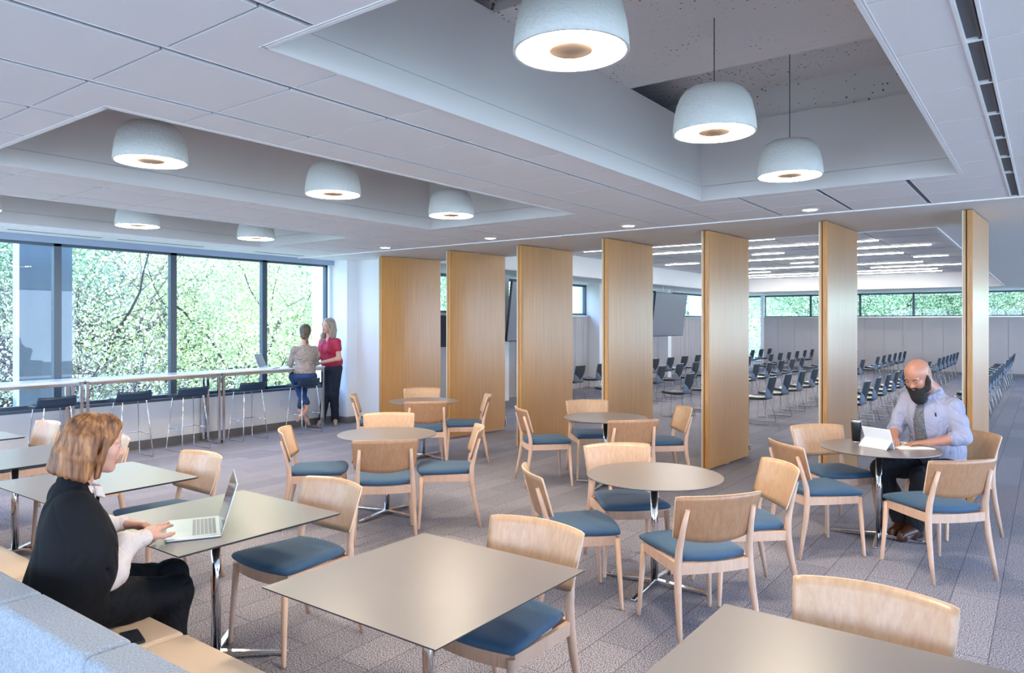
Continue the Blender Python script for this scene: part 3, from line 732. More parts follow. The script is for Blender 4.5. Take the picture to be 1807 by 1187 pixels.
# ================================================================== BANQUETTE
r = empty('banquette', (-3.2, 1.2, 0)); tag(r, 'long banquette bench with light grey felt back and tan seat by the square tables', 'bench')
TT = Matrix.Translation((3.2, -1.2, 0))
x = -9.36
while x < .9:
    MB().rbox(x+.003, x+.647, .925, 1.075, .06, .80, .022, T=TT).build('back_cushion', 'felt', r)
    x += .65
x = -9.42
while x < .9:
    MB().rbox(x+.003, x+1.297, 1.08, 1.635, .33, .45, .025, T=TT).build('seat_cushion', 'tan', r)
    x += 1.3
MB().box(-9.36, 1.0, .97, 1.60, .06, .33, T=TT).build('plinth', 'beech', r)
MB().box(-9.3, .95, 1.0, 1.55, 0, .06, T=TT).build('kick_base', 'black', r)
o = empty('phone', (-3.035, 1.465, .4505), math.radians(75)); tag(o, 'black smartphone lying on the tan banquette seat beside the woman in black', 'phone')
MB().rbox(-.036, .036, -.075, .075, 0, .008, .008, zr=.002).build('body', 'black', o)
MB().rbox(-.032, .032, -.070, .070, .0079, .0086, .006, zr=.0002).build('screen', 'screen', o)

# ================================================================== BAR TABLES AND STOOLS
BX0, BX1, BZ = -10.12, -9.64, 1.04
for k, (y0, y1) in enumerate([(2.23, 4.07), (4.09, 5.93), (5.95, 7.80)]):
    r = empty('bar_table', ((BX0+BX1)/2, (y0+y1)/2, 0)); hy = (y1-y0)/2; hx = (BX1-BX0)/2
    tag(r, ['high window bar table with chrome frame at the left edge, behind the seated woman', 'high window bar table with chrome frame in the middle of the window wall', 'high window bar table with chrome frame where the two women meet'][k], 'bar table', 'chrome framed bar tables along the windows')
    MB().box(-hx, hx, -hy, hy, BZ-.022, BZ).build('tabletop', 'bartop', r, bevel=.003)
    s = .019
    for e in (-1, 1):
        ye = e*(hy-.025)
        for xx in (-hx+.03, hx-.03): MB().box(xx-s, xx+s, ye-s, ye+s, 0.006, BZ-.066).build('leg', 'chrome', r, bevel=.003)
        MB().box(-hx+.03+s, hx-.03-s, ye-s, ye+s, .006, .04).build('floor_rail', 'chrome', r, bevel=.003)
        MB().box(-hx+.011, hx-.011, ye-s, ye+s, BZ-.066, BZ-.03).build('end_rail', 'chrome', r, bevel=.003)
    for xx, nm in ((-hx+.03, 'rear_rail'), (hx-.03, 'front_rail')): MB().box(xx-s, xx+s, -hy+.046, hy-.046, BZ-.066, BZ-.03).build(nm, 'chrome', r, bevel=.003)
    MB().box(-hx+.05, hx-.05, -hy+.05, hy-.05, BZ-.034, BZ-.0225).build('under_plate', 'steel', r)
def bar_stool():
    r = empty('bar_stool')
    nu, nv = 14, 22
    def P(u, v, o):     # u: side -1..1 (y), v: front 0 .. back 1 (x)
        hw = .225*(1-.10*max(0, .5-v)*2)
        x = -.215+.42*min(v, .80)+.10*max(0, v-.80); y = u*hw
        z = .772 + .006*abs(u)**2.5 + .014*(max(0, .25-v)/.25)**2*-1
        if v > .72: t = (v-.72)/.28; z += .095*(t*t*(3-2*t)); y *= 1-.08*t*t
        x += .04*(1-u*u)*v
        if v < .3: y *= 1-.10*((.3-v)/.3)**2
        n = .024+.010*math.sin(PI*min(1, v*1.1)) if o else 0
        return (x, y, z-n*1.3)
    mb = MB(); W = nu+1
    vs = [P(-1+2*i/nu, j/nv, 0) for j in range(nv+1) for i in range(W)]+[P((-1+2*i/nu)*.985, .01+.98*j/nv, 1) for j in range(nv+1) for i in range(W)]; O = W*(nv+1)
    fs = []
    for j in range(nv):
        for i in range(nu):
            a = j*W+i; fs.append((a, a+W, a+W+1, a+1)); fs.append((O+a, O+a+1, O+a+W+1, O+a+W))
    for i in range(nu): fs += [(i, i+1, O+i+1, O+i), (nv*W+i+1, nv*W+i, O+nv*W+i, O+nv*W+i+1)]
    for j in range(nv): fs += [((j+1)*W, j*W, O+j*W, O+(j+1)*W), (j*W+nu, (j+1)*W+nu, O+(j+1)*W+nu, O+j*W+nu)]
    mb.add(vs, fs, 0, True).build('seat_shell', 'navy', r)
    for s in (-1, 1):
        MB().tube([(-.10, s*.13, .748), (-.13, s*.15, .735), (-.20, s*.205, .016), (-.185, s*.207, .008), (.185, s*.207, .008), (.20, s*.205, .016), (.13, s*.15, .735), (.10, s*.13, .748)], .0075, 8).build('sled_leg', 'chrome', r)
    z = .30; f = 1-(z/.735)*.36
    a, b = .20*.86, .185
    MB().tube([(-a, -b, z), (-a, b, z)], .006, 8).build('front_footrest', 'chrome', r)
    for s in (-1, 1): MB().tube([(-a, s*b, z), (a, s*b, z)], .006, 8).build('side_footrest', 'chrome', r)
    MB().box(-.12, .12, -.14, .14, .742, .75).build('seat_plate', 'black', r)
    return r
ps = bar_stool()
ST = [(-9.68, 3.72, 'navy bar stool at the far left, above the square tables'), (-9.62, 4.62, 'navy bar stool directly right of the seated woman\'s hair'), (-9.60, 5.40, 'navy bar stool by the joint between two bar tables'), (-9.70, 6.40, 'empty navy bar stool beside the woman in the beige top'), (-9.62, 7.36, 'navy bar stool on which the woman in the beige top sits')]
for i, (x, y, l) in enumerate(ST):
    o = ps if i == 0 else copy_tree(ps)
    o.location = (x, y, 0); o.rotation_euler = (0, 0, [.06, -.05, .02, 0, .05][i]); tag(o, l, 'stool', 'navy bar stools along the window bar')
o = MB().rbox(-.035, .035, -.004, .004, -.057, .057, .003).build('wall_outlet', 'white', loc=(XW+.004, 7.35, .42)); o.rotation_euler = (0, 0, PI/2); tag(o, 'white wall outlet low on the window wall under the seated pair', 'outlet')

# ================================================================== SEMINAR CHAIRS (far room)
def seminar_chair():
    r = empty('seminar_chair')      # faces -X
    # seat shell and pad
    n = 8
    top = [(-.235+.45*i/n, .452+.018*(2*i/n-1)**2-.012*(i/n)) for i in range(n+1)]
    def slab(hw, th, x0=0, zoff=0, k=1.0):
        rings = []
        for x, z in top:
            xx = x*k+x0; h = hw*(1-.12*max(0, (x-.0)/.2)*.6); rings.append([(xx, -h, z+.008+zoff), (xx, -h*.9, z+zoff), (xx, h*.9, z+zoff), (xx, h, z+.008+zoff), (xx, h, z+.008-th+zoff), (xx, h*.9, z-th+zoff), (xx, -h*.9, z-th+zoff), (xx, -h, z+.008-th+zoff)])
        return MB().loft(rings[::-1])
    slab(.215, .014, zoff=-.014).build('seat_shell', 'black', r)
    slab(.20, .016, zoff=.006, k=.93, x0=-.01).build('seat_pad', 'seatblk', r)
    # back shell: narrow waist at the bottom, wide straight top
    def bx(z): return .205+(z-.44)*.20
    zs = [.445, .50, .56, .64, .73, .82]; hw = [.155, .185, .205, .212, .214, .205]
    rings = []
    for z, h in zip(zs, hw):
        x = bx(z); t = .011
        rings.append([(x-.03, -h, z), (x-.004, -h*.55, z), (x-.004, h*.55, z), (x-.03, h, z), (x-.03+t, h, z), (x+t+.004, h*.55, z), (x+t+.004, -h*.55, z), (x-.03+t, -h, z)])
    MB().loft(rings).build('back_shell', 'shell', r)
    def rear(y, z):
        h = np.interp(z, zs, hw); a = abs(y)/h
        x = bx(z)+.015 if a < .55 else bx(z)+.015-(a-.55)/.45*.034
        return (x+.0035, y, z)
    mb = MB(); Z = [.50, .53, .56, .60, .64, .70, .76, .812]; NU = 10; vs = []; fs = []
    for z in Z:
        h = float(np.interp(z, zs, hw))*.985*min(1, max(.02, (z-.50)/.14)); vs += [rear(-h+2*h*i/NU, z) for i in range(NU+1)]
    for j in range(len(Z)-1):
        for i in range(NU): a = j*(NU+1)+i; fs.append((a, a+1, a+NU+2, a+NU+1))
    n0 = len(vs); vs2 = [(x-.006, y, z) for x, y, z in vs]
    mb.add(vs+vs2, fs+[tuple(n0+q for q in f[::-1]) for f in fs], 0, True).build('back_pad', 'pad', r)
    for s in (-1, 1):
        MB().tube([(-.10, s*.10, .433), (-.19, s*.19, .436), (-.205, s*.205, .42), (-.235, s*.225, .02), (-.22, s*.227, .008), (.24, s*.227, .008), (.255, s*.225, .02), (.16, s*.20, .42), (.14, s*.18, .434), (.08, s*.1, .433)], .0058, 6).build('sled_leg', 'rod', r)
    return r
sc = seminar_chair(); first = True
rowx = [-.85, -2.35, -3.85, -5.35, -6.80, -8.30]
rown = ['rightmost row', 'second row from right', 'third row from right', 'third row from left', 'second row from left', 'leftmost row']
for ri, xb in enumerate(rowx):
    for sec, (y0, n) in enumerate(((12.80, 9), (22.5, 6))):
        for k in range(n):
            o = sc if first else copy_tree(sc); first = False
            o.location = (xb-.26, y0+.955*k, 0); o.rotation_euler = (0, 0, random.uniform(-.03, .03))
            tag(o, 'black stacking chair, %s, %s from the front of the %s block' % (rown[ri], ordn(k), 'near' if sec == 0 else 'far'), 'chair', 'rows of black chairs in the far room')

# ================================================================== HANGING SCREENS
for yc, l in ((20.05, 'large screen hung from two poles between the fourth and fifth oak panels'), (13.2, 'large screen hung from poles, mostly hidden behind the third oak panel')):
    r = empty('hanging_screen', (-9.02, yc, 2.0)); tag(r, l, 'screen', 'screens hanging along the left wall')
    T = Matrix.Rotation(math.radians(7), 4, 'Y')
    MB().rbox(-.05, .0, -1.12, 1.12, -.64, .64, .01, T=T).build('housing', 'black', r)
    MB().box(.001, .004, -1.10, 1.10, -.62, .62, T=T).build('display', 'tv', r)
    for s in (-.32, .32):
        MB().tube([(-.09, s, -.3), (-.09, s, .84)], .022, 10).build('pole', 'white', r)
        MB().box(-.10, -.04, s-.03, s+.03, -.25, .45).build('bracket', 'black', r)
    o = MB().box(-.015, .015, -1.1, 1.1, -.33, .33).build('wall_board', 'pad', loc=(XW+.017, yc-1.15, 1.58)); tag(o, 'dark rectangular board on the panelled wall beside the %s screen' % ('visible hanging' if yc > 15 else 'half hidden'), 'board', 'dark boards on the panelled wall')

# ================================================================== TABLE ITEMS
def laptop(name, x, y, z, heading, w, d, lid, tilt, label, cat='laptop'):
    """heading: direction from user to hinge"""
    r = empty(name, (x, y, z), math.radians(heading-90)); tag(r, label, cat)
    b = MB().rbox(-w/2, w/2, -d/2, d/2, 0, .013, .010, zr=.004).build('base', 'alu', r)
    mb = MB()
    for j in range(6):
        nk = 13
        for i in range(nk):
            kx = -w*.40+w*.80*i/nk; ky = -.005+d*.44*j/6
            mb.box(kx+.0015, kx+w*.80/nk-.0015, ky, ky+d*.44/6-.003, .0131, .0142)
    mb.build('keyboard', 'keys', b)
    MB().box(-.05, .05, -d*.45, -d*.10, .0130, .0134).build('trackpad', 'steel', b)
    T = Matrix.Translation((0, d/2-.004, .014)) @ Matrix.Rotation(math.radians(-tilt), 4, 'X')
    l = MB().rbox(-w/2, w/2, 0, .006, .002, lid, .003, T=T).build('lid', 'alu', r)
    MB().box(-w/2+.006, w/2-.006, -.0012, -.0002, .012, lid-.006, T=T).build('display', 'screen', l)
    return r
laptop('laptop', -3.372, 1.925, .7355, 60, .37, .245, .245, 17, 'open silver laptop under the hand of the woman in black')
laptop('laptop', -9.90, 6.92, 1.0405, 215, .33, .22, .23, 22, 'open laptop on the window bar beside the woman in the beige top')
r = empty('tumbler', (-1.315, 6.70, .7352)); tag(r, 'black insulated tumbler with steel rim on the man\'s round table', 'cup')
MB().lathe([(.001, .012), (.033, .012), (.041, .16), (.041, .175)], 32).build('body', 'black', r)
MB().lathe([(.001, 0), (.031, 0), (.033, .0125), (.001, .0125)], 32).build('steel_foot', 'steel', r)
MB().lathe([(.0415, .172), (.043, .182), (.043, .192), (.040, .194), (.036, .190)], 32).build('steel_rim', 'steel', r)
MB().lathe([(.0365, .186), (.030, .189), (.001, .189)], 32).build('lid', 'black', r)
r = empty('tablet', (-1.10, 6.56, .7352), math.radians(52+90-90)); tag(r, 'tablet in a white folding case propped on the man\'s round table, back to the camera', 'tablet')
r.rotation_euler = (0, 0, math.radians(62-90))
T = Matrix.Translation((0, 0, .004)) @ Matrix.Rotation(math.radians(22), 4, 'X')
MB().rbox(-.128, .128, -.008, .0, 0, .172, .003, T=T).build('cover', 'white', r)
MB().box(-.122, .122, .0005, .002, .006, .166, T=T).build('display', 'screen', r)
MB().add([(-.128, -.105, .001), (.128, -.105, .001), (.128, -.036, .066), (-.128, -.036, .066), (-.128, -.105, .006), (.128, -.105, .006), (.128, -.036, .071), (-.128, -.036, .071)], [(0,3,2,1),(4,5,6,7),(0,1,5,4),(1,2,6,5),(2,3,7,6),(3,0,4,7)]).build('stand_flap', 'white', r)
r.rotation_euler = (0, 0, math.radians(62-90))
r = empty('notebook', (-.90, 6.68, .7352), math.radians(38)); tag(r, 'open notebook with cream pages under the man\'s hand', 'notebook')
MB().rbox(-.15, .15, -.10, .10, 0, .003, .006, zr=.001).build('cover', 'tan', r)
for s in (-1, 1):
    mb = MB(); rings = []
    for i in range(9):
        t = i/8; x = s*(.003+.142*t); z = .004+.010*math.sin(PI*min(1, t*1.0))**.6*(1-.4*t); rings.append([(x, -.095, .003), (x, .095, .003), (x, .095, z+.002), (x, -.095, z+.002)])
    mb.loft(rings if s > 0 else rings[::-1]).build('pages', 'paper', r)
# ================================================================== PEOPLE: implicit surfaces meshed with surface nets
class Blob:
    """smooth union of tapered capsules and ellipsoids; one continuous surface. Later paint() calls set material slots."""
    def __init__(s): s.p = []; s.paints = []
    def cap(s, a, b, ra, rb=None, k=.02, sub=False, mi=None):
        s.p.append(('c', np.array(a, float), np.array(b, float), ra, ra if rb is None else rb, k, sub, mi)); return s
    def chain(s, pts, rad, k=.02, mi=None):
        for i in range(len(pts)-1): s.cap(pts[i], pts[i+1], rad[i], rad[i+1], k, mi=mi)
        return s
    def ell(s, c, r, R=None, k=.02, sub=False, mi=None):
        s.p.append(('e', np.array(c, float), np.array(r, float), None if R is None else np.array(R, float), None, k, sub, mi)); return s
    def paint(s, c, r, mi, R=None): s.paints.append((np.array(c, float), np.array(r, float), None if R is None else np.array(R, float), mi)); return s
    @staticmethod
    def dist(q, P):
        if q[0] == 'c':
            a, b = q[1], q[2]; ba = b-a; L = ba@ba+1e-12; pa = P-a
            h = np.clip((pa@ba)/L, 0, 1)[..., None]
            return np.sqrt(((pa-ba*h)**2).sum(-1)) - (q[3]+(q[4]-q[3])*h[..., 0])
        d = P-q[1]
        if q[3] is not None: d = d@q[3]
        k0 = np.sqrt(((d/q[2])**2).sum(-1)); k1 = np.sqrt(((d/q[2]**2)**2).sum(-1))+1e-9
        return k0*(k0-1)/k1
    def bounds(s, q):
        if q[0] == 'c':
            r = max(q[3], q[4]); return np.minimum(q[1], q[2])-r, np.maximum(q[1], q[2])+r
        r = q[2].max() if q[3] is not None else q[2]; return q[1]-r, q[1]+r
    def mesh(s, h, disp=None, smooth=1):
        lo = np.min([s.bounds(q)[0] for q in s.p if not q[6]], 0)-4*h-.02; hi = np.max([s.bounds(q)[1] for q in s.p if not q[6]], 0)+4*h+.02
        n = np.ceil((hi-lo)/h).astype(int)+1
        F = np.full(n, 1.0, np.float32); ax = [lo[i]+h*np.arange(n[i]) for i in range(3)]
        MI = np.zeros(n, np.int8); BD = np.full(n, 9.0, np.float32)
        for q in s.p:
            a, b = s.bounds(q); pad = max(q[5]*1.2, 3*h)+.012
            i0 = np.clip(np.floor((a-pad-lo)/h).astype(int), 0, n-1); i1 = np.clip(np.ceil((b+pad-lo)/h).astype(int)+1, 1, n)
            sl = tuple(slice(i0[i], i1[i]) for i in range(3))
            G = np.stack(np.meshgrid(*[ax[i][sl[i]] for i in range(3)], indexing='ij'), -1)
            d = s.dist(q, G).astype(np.float32); f = F[sl]; k = q[5]
            if q[6]:
                hh = np.clip(.5-.5*(f+d)/k, 0, 1); F[sl] = f*(1-hh)+(-d)*hh+k*hh*(1-hh)
            else:
                hh = np.clip(.5+.5*(f-d)/k, 0, 1); F[sl] = f*(1-hh)+d*hh-k*hh*(1-hh)
                if q[7] is not None:
                    mk = d < BD[sl]; MI[sl][mk] = q[7]
                BD[sl] = np.minimum(BD[sl], d)
        if disp is not None:
            G = np.stack(np.meshgrid(*ax, indexing='ij'), -1); near = np.abs(F) < .05; F[near] += disp(G[near]).astype(np.float32)
        S = F < 0
        c = np.zeros(n-1, np.int8); offs = [(i, j, k) for i in (0, 1) for j in (0, 1) for k in (0, 1)]
        for o in offs: c += S[o[0]:n[0]-1+o[0], o[1]:n[1]-1+o[1], o[2]:n[2]-1+o[2]]
        act = np.argwhere((c > 0) & (c < 8)); idx = np.full(n-1, -1, np.int64); idx[tuple(act.T)] = np.arange(len(act))
        fv = np.stack([F[act[:, 0]+o[0], act[:, 1]+o[1], act[:, 2]+o[2]] for o in offs], 1)
        pos = np.zeros((len(act), 3)); cnt = np.zeros(len(act))
        for e0 in range(8):
            for e1 in range(e0+1, 8):
                d = np.array(offs[e1])-np.array(offs[e0])
                if np.abs(d).sum() != 1: continue
                fa, fb = fv[:, e0], fv[:, e1]; m = (fa < 0) != (fb < 0); t = np.where(m, fa/(fa-fb+1e-12), 0)
                pos[m] += (np.array(offs[e0])+d*t[:, None])[m]; cnt[m] += 1
        V = lo+(act+pos/np.maximum(cnt, 1)[:, None])*h
        Q = []
        for a in range(3):
            b1, c1 = (a+1) % 3, (a+2) % 3
            sa = [slice(None)]*3; sb = [slice(None)]*3; sa[a] = slice(0, -1); sb[a] = slice(1, None)
            X = S[tuple(sa)] != S[tuple(sb)]; E = np.argwhere(X)
            ok = (E[:, b1] > 0) & (E[:, c1] > 0) & (E[:, b1] < n[b1]-1) & (E[:, c1] < n[c1]-1); E = E[ok]
            ins = S[tuple(E.T)]
            def cell(db, dc):
                T = E.copy(); T[:, b1] -= db; T[:, c1] -= dc; return idx[tuple(T.T)]
            q = np.stack([cell(1, 1), cell(0, 1), cell(0, 0), cell(1, 0)], 1)
            q[~ins] = q[~ins][:, ::-1]; Q.append(q)
        Q = np.concatenate(Q); Q = Q[(Q >= 0).all(1)]
        for _ in range(smooth):
            acc = np.zeros_like(V); w_ = np.zeros(len(V))
            for i in range(4):
                a, b = Q[:, i], Q[:, (i+1) % 4]
                for d in range(3): acc[:, d] += np.bincount(a, V[b, d], len(V))+np.bincount(b, V[a, d], len(V))
                w_ += np.bincount(a, minlength=len(V))+np.bincount(b, minlength=len(V))
            V = .5*V+.5*acc/np.maximum(w_, 1)[:, None]
        C = V[Q].mean(1); gi = np.clip(((C-lo)/h+.5).astype(int), 0, n-1); mi = MI[tuple(gi.T)].astype(int)
        for c_, r_, R_, m_ in s.paints:
            d = C-c_
            if R_ is not None: d = d@R_
            mi[((d/r_)**2).sum(1) < 1] = m_
        return V, Q, mi
def blob_object(name, parts, mats, parent, origin):
    """parts: list of (V, Q, mi) joined into one mesh, expressed relative to the parent's origin"""
    Vs, Qs, ms = [], [], []; o = 0
    for V, Q, mi in parts: Vs.append(V-np.array(origin)); Qs.append(Q+o); ms.append(mi); o += len(V)
    V = np.concatenate(Vs); Q = np.concatenate(Qs); mi = np.concatenate(ms)
    me = bpy.data.meshes.new(name); me.vertices.add(len(V)); me.vertices.foreach_set('co', V.ravel())
    me.loops.add(Q.size); me.loops.foreach_set('vertex_index', Q.ravel().astype(np.int32))
    me.polygons.add(len(Q)); me.polygons.foreach_set('loop_start', np.arange(0, Q.size, 4, dtype=np.int32)); me.polygons.foreach_set('loop_total', np.full(len(Q), 4, np.int32))
    for m in mats: me.materials.append(M[m])
    me.polygons.foreach_set('material_index', mi.astype(np.int32)); me.polygons.foreach_set('use_smooth', np.ones(len(Q), bool)); me.update(); me.validate()
    ob = bpy.data.objects.new(name, me); COL.objects.link(ob); ob.parent = parent
    return ob
def frame(f, up=(0,0,1)):
    """columns: right, forward, up"""
    f = Vector(f).normalized(); u = Vector(up); r = f.cross(u).normalized(); u = r.cross(f)
    return np.array([[r.x, f.x, u.x], [r.y, f.y, u.y], [r.z, f.z, u.z]])
SKIN, LIP, WHITE, IRIS, BROW, NAIL = 0, 1, 2, 3, 4, 5
M['skin'] = mat('skin fair', (.60, .325, .235, 1), .45); M['skinm'] = mat('skin ruddy', (.50, .225, .145, 1), .36)
for k in ('skin', 'skinm'):
    b = M[k].node_tree.nodes['Principled BSDF']; b.inputs['Subsurface Weight'].default_value = .12; b.inputs['Subsurface Radius'].default_value = (.02, .008, .004); b.inputs['Subsurface Scale'].default_value = .5
M['stubble'] = mat('shaved hair stubble', (.30, .155, .11, 1), .55, bump=(300, .3, .002)); M['lip'] = mat('lips', (.50, .16, .14, 1), .4); M['eyew'] = mat('eye white', (.75, .72, .70, 1), .2); M['iris'] = mat('iris', (.03, .03, .03, 1), .15)
M['browm'] = mat('dark brow hair', (.05, .03, .022, 1), .8); M['browl'] = mat('light brow hair', (.33, .19, .12, 1), .8); M['nail'] = mat('fingernail', (.75, .48, .42, 1), .3)
def head(B, c, R, s=1.06, female=True, down=False):
    """c at eye level centre of skull; R columns right, forward, up"""
    P = lambda x, y, z: np.array(c)+R@(np.array((x, y, z))*s)
    E = lambda p, r, k=.02, mi=SKIN, Q=None: B.ell(P(*p), np.array(r)*s, R if Q is None else R@Q, k*s, mi=mi)
    E((0, -.020, .040), (.075, .093, .083)); E((0, .018, .035), (.066, .068, .075), .03)
    E((0, .032, -.035), (.056 if female else .062, .055, .062), .03)
    E((0, .020, -.070), (.047 if female else .058, .052, .035), .03)
    E((0, .066, -.090), (.020 if female else .026, .020, .018), .022)
    for q in (-1, 1):
        E((q*.034, .062, -.022), (.024, .020, .022), .022)
        E((q*.030, .076, .022), (.022, .010, .007), .014)
        B.ell(P(q*.031, .094, .004), np.array((.016, .013, .011))*s, R, .008*s, sub=True)
        E((q*.031, .0745, .004), (.0135, .0125, .0125), .002, SKIN if down else WHITE)
        E((q*.031, .0765, .0095), (.0158, .0130, .0085), .003); E((q*.031, .0755, -.0070), (.0145, .0118, .0065), .003)
        E((q*.0105, .094, -.031), (.0075, .009, .0075), .006)
        a = math.radians(q*18); Q = np.array([[math.cos(a), -math.sin(a), 0], [math.sin(a), math.cos(a), 0], [0, 0, 1]])
        E((q*.076, -.008, -.004), (.008, .018, .031), .006, SKIN, Q)
        B.ell(P(q*.083, -.004, .002), np.array((.004, .009, .017))*s, R, .003*s, sub=True)
        if down: B.paint(P(q*.031, .088, -.0015), np.array((.0125, .008, .0022))*s, IRIS, R)
        else: B.paint(P(q*.0295, .086, .0035), np.array((.0055, .006, .0058))*s, IRIS, R)
        B.paint(P(q*.031, .088, .0235), np.array((.018, .014, .0034))*s, BROW, R)
    B.cap(P(0, .082, .012), P(0, .100, -.026), .0072*s, .0088*s, .010*s, mi=SKIN); E((0, .102, -.030), (.0090, .0095, .0085), .008)
    E((0, .080, -.050), (.020, .012, .016), .014)
    B.cap(P(-.019, .083, -.0545), P(0, .0905, -.052), .0035*s, .0048*s, .004*s, mi=LIP); B.cap(P(0, .0905, -.052), P(.019, .083, -.0545), .0048*s, .0035*s, .004*s, mi=LIP)
    B.cap(P(-.015, .083, -.0615), P(0, .0885, -.0635), .004*s, .0058*s, .004*s, mi=LIP); B.cap(P(0, .0885, -.0635), P(.015, .083, -.0615), .0058*s, .004*s, .004*s, mi=LIP)
    return P
def hand(B, w, R, side, curl, spread=.06, thumb=(.9, .45), s=1.06, flat=True):
    """w wrist; R columns: across (towards the little finger when side=1), along fingers, back of hand up. curl: per finger total bend"""
    P = lambda x, y, z: np.array(w)+R@(np.array((x*side, y, z))*s)
    for x in (-.024, -.008, .008, .024): B.cap(P(x*.7, .008, 0), P(x, .078, .002), .0145*s, .0105*s, .012*s, mi=SKIN)
    B.cap(P(0, -.03, 0), P(0, .02, 0), .021*s, .021*s, .015*s, mi=SKIN); B.ell(P(-.02, .035, -.008), np.array((.015, .028, .013))*s, R, .012*s, mi=SKIN)
    lens = [(.040, .026, .021), (.044, .029, .022), (.041, .027, .021), (.032, .020, .018)]
    for i in range(4):
        x = -.027+.018*i; a = curl[i]; p = np.array((x, .080-.004*abs(i-1), .002)); sp = (i-1.4)*spread; ang = 0
        for j, L in enumerate(lens[i]):
            ang += a*(.35, .38, .27)[j]
            q = p+L*np.array((math.sin(sp)*math.cos(ang), math.cos(sp)*math.cos(ang), -math.sin(ang)))
            r0, r1 = ((.0092, .0082), (.0080, .0074), (.0074, .0060))[j]
            if i == 3: r0 *= .88; r1 *= .88
            B.cap(P(*p), P(*q), r0*s, r1*s, .003*s, mi=SKIN); 
            if j == 2: B.paint(P(*(q+np.array((0, -.003, .0055)))), np.array((.005, .006, .004))*s, NAIL, R)
            p = q
    p = np.array((-.026, .020, -.008)); a, b = thumb
    q = p+.036*np.array((-math.sin(a), math.cos(a), -.25)); B.cap(P(*p), P(*q), .0125*s, .0105*s, .008*s, mi=SKIN)
    q2 = q+.032*np.array((-math.sin(b), math.cos(b), -.12)); B.cap(P(*q), P(*q2), .0105*s, .009*s, .004*s, mi=SKIN)
    q3 = q2+.022*np.array((-math.sin(b*.6), math.cos(b*.6), -.1)); B.cap(P(*q2), P(*q3), .009*s, .0065*s, .004*s, mi=SKIN)
def folds(fr, amp, seed, aniso=(1, 1, .5)):
    """directional cloth creases: narrow warped grooves that fade in and out"""
    rs = np.random.RandomState(seed); W = []
    for _ in range(4):
        d = rs.normal(size=3)*np.array(aniso); d /= np.linalg.norm(d); e = np.cross(d, rs.normal(size=3)); e /= np.linalg.norm(e)
        W.append((d*fr*rs.uniform(.8, 1.4), e*fr*.45, rs.rand()*6, rs.rand()*6, rs.normal(size=3)*fr*.35))
    def f(P):
        v = 0
        for d, e, a, b, m_ in W:
            r = 1-np.abs(np.sin(P@d+a+1.1*np.sin(P@e+b))); v = v+(r**4-.12)*np.clip(.3+np.sin(P@m_+a), 0, 1)
        return amp*v
    return f
def persp(root_loc, label, group=None):
    r = empty('person', root_loc); tag(r, label, 'person', group); return r
def hairmat(name, c1, c2, c3, scale=(70, 70, 3)):
    m = wood(name, c1, c2, .48, scale, big=.25, vary=0); e = [n for n in m.node_tree.nodes if n.type == 'VALTORGB'][0].color_ramp.elements
    x = e.new(.5); x.color = c3; return m

def cloth(name, col, rough=.75, sc=5.0, st=.6, stretch=(1, 1, .6), dist=.035):
    """woven cloth with creases: ridged, warped noise as bump"""
    m = mat(name, col, rough, spec=.25); n = m.node_tree.nodes; L = m.node_tree.links; b = n['Principled BSDF']
    t = n.new('ShaderNodeTexCoord'); mp = n.new('ShaderNodeMapping'); mp.inputs['Scale'].default_value = stretch; L.new(t.outputs['Object'], mp.inputs[0])
    nz = n.new('ShaderNodeTexNoise'); nz.inputs['Scale'].default_value = sc; nz.inputs['Detail'].default_value = 1.5; nz.inputs['Distortion'].default_value = 1.4; L.new(mp.outputs[0], nz.inputs['Vector'])
    a = n.new('ShaderNodeMath'); a.operation = 'SUBTRACT'; a.inputs[1].default_value = .5; c = n.new('ShaderNodeMath'); c.operation = 'ABSOLUTE'; p = n.new('ShaderNodeMath'); p.operation = 'POWER'; p.inputs[1].default_value = .6
    L.new(nz.outputs['Fac'], a.inputs[0]); L.new(a.outputs[0], c.inputs[0]); L.new(c.outputs[0], p.inputs[0])
    bp = n.new('ShaderNodeBump'); bp.inputs['Strength'].default_value = st; bp.inputs['Distance'].default_value = dist
    L.new(p.outputs[0], bp.inputs['Height']); L.new(bp.outputs[0], b.inputs['Normal']); return m

# ---------------------------------------------------------------- woman in black at the laptop
M['knit'] = cloth('black knit', (.007, .007, .009, 1), .85, 4, .5, dist=.05); M['trouser'] = cloth('black trousers', (.005, .006, .009, 1), .75, 6, .35)
M['blouse'] = cloth('off white blouse', (.66, .57, .52, 1), .6, 10, .3, (1, 1, 1), .02)
M['hairL'] = hairmat('copper blonde hair', (.50, .235, .085, 1), (.060, .024, .011, 1), (.24, .092, .030, 1), (26, 26, .45))
M['shoe'] = mat('black shoe', (.012, .012, .013, 1), .35)
OL = (-3.33, 1.28, .45)
L_ = persp(OL, 'woman in a black sweater with a copper blonde bob, typing on a laptop', 'people in the room')
f = np.array((.34, .94, 0)); f /= np.linalg.norm(f); rt = np.array((f[1], -f[0], 0)); up = np.array((0, 0, 1.))
hc = np.array((-3.275, 1.425, 1.232)); RH = frame((.36, .90, -.16))
B = Blob(); PH = head(B, hc, RH, 1.06, down=True); nk = np.array((-3.30, 1.355, 1.06))
B.cap(PH(0, -.015, -.06), nk, .052, .056, .03, mi=SKIN)
V1 = B.mesh(.0036, smooth=1)
nearsh = np.array((-3.135, 1.285, .985)); farsh = np.array((-3.475, 1.405, .985)); nel = np.array((-3.125, 1.365, .70)); fel = np.array((-3.60, 1.49, .76))
nwr = np.array((-3.248, 1.612, .785)); fwr = np.array((-3.515, 1.640, .800))
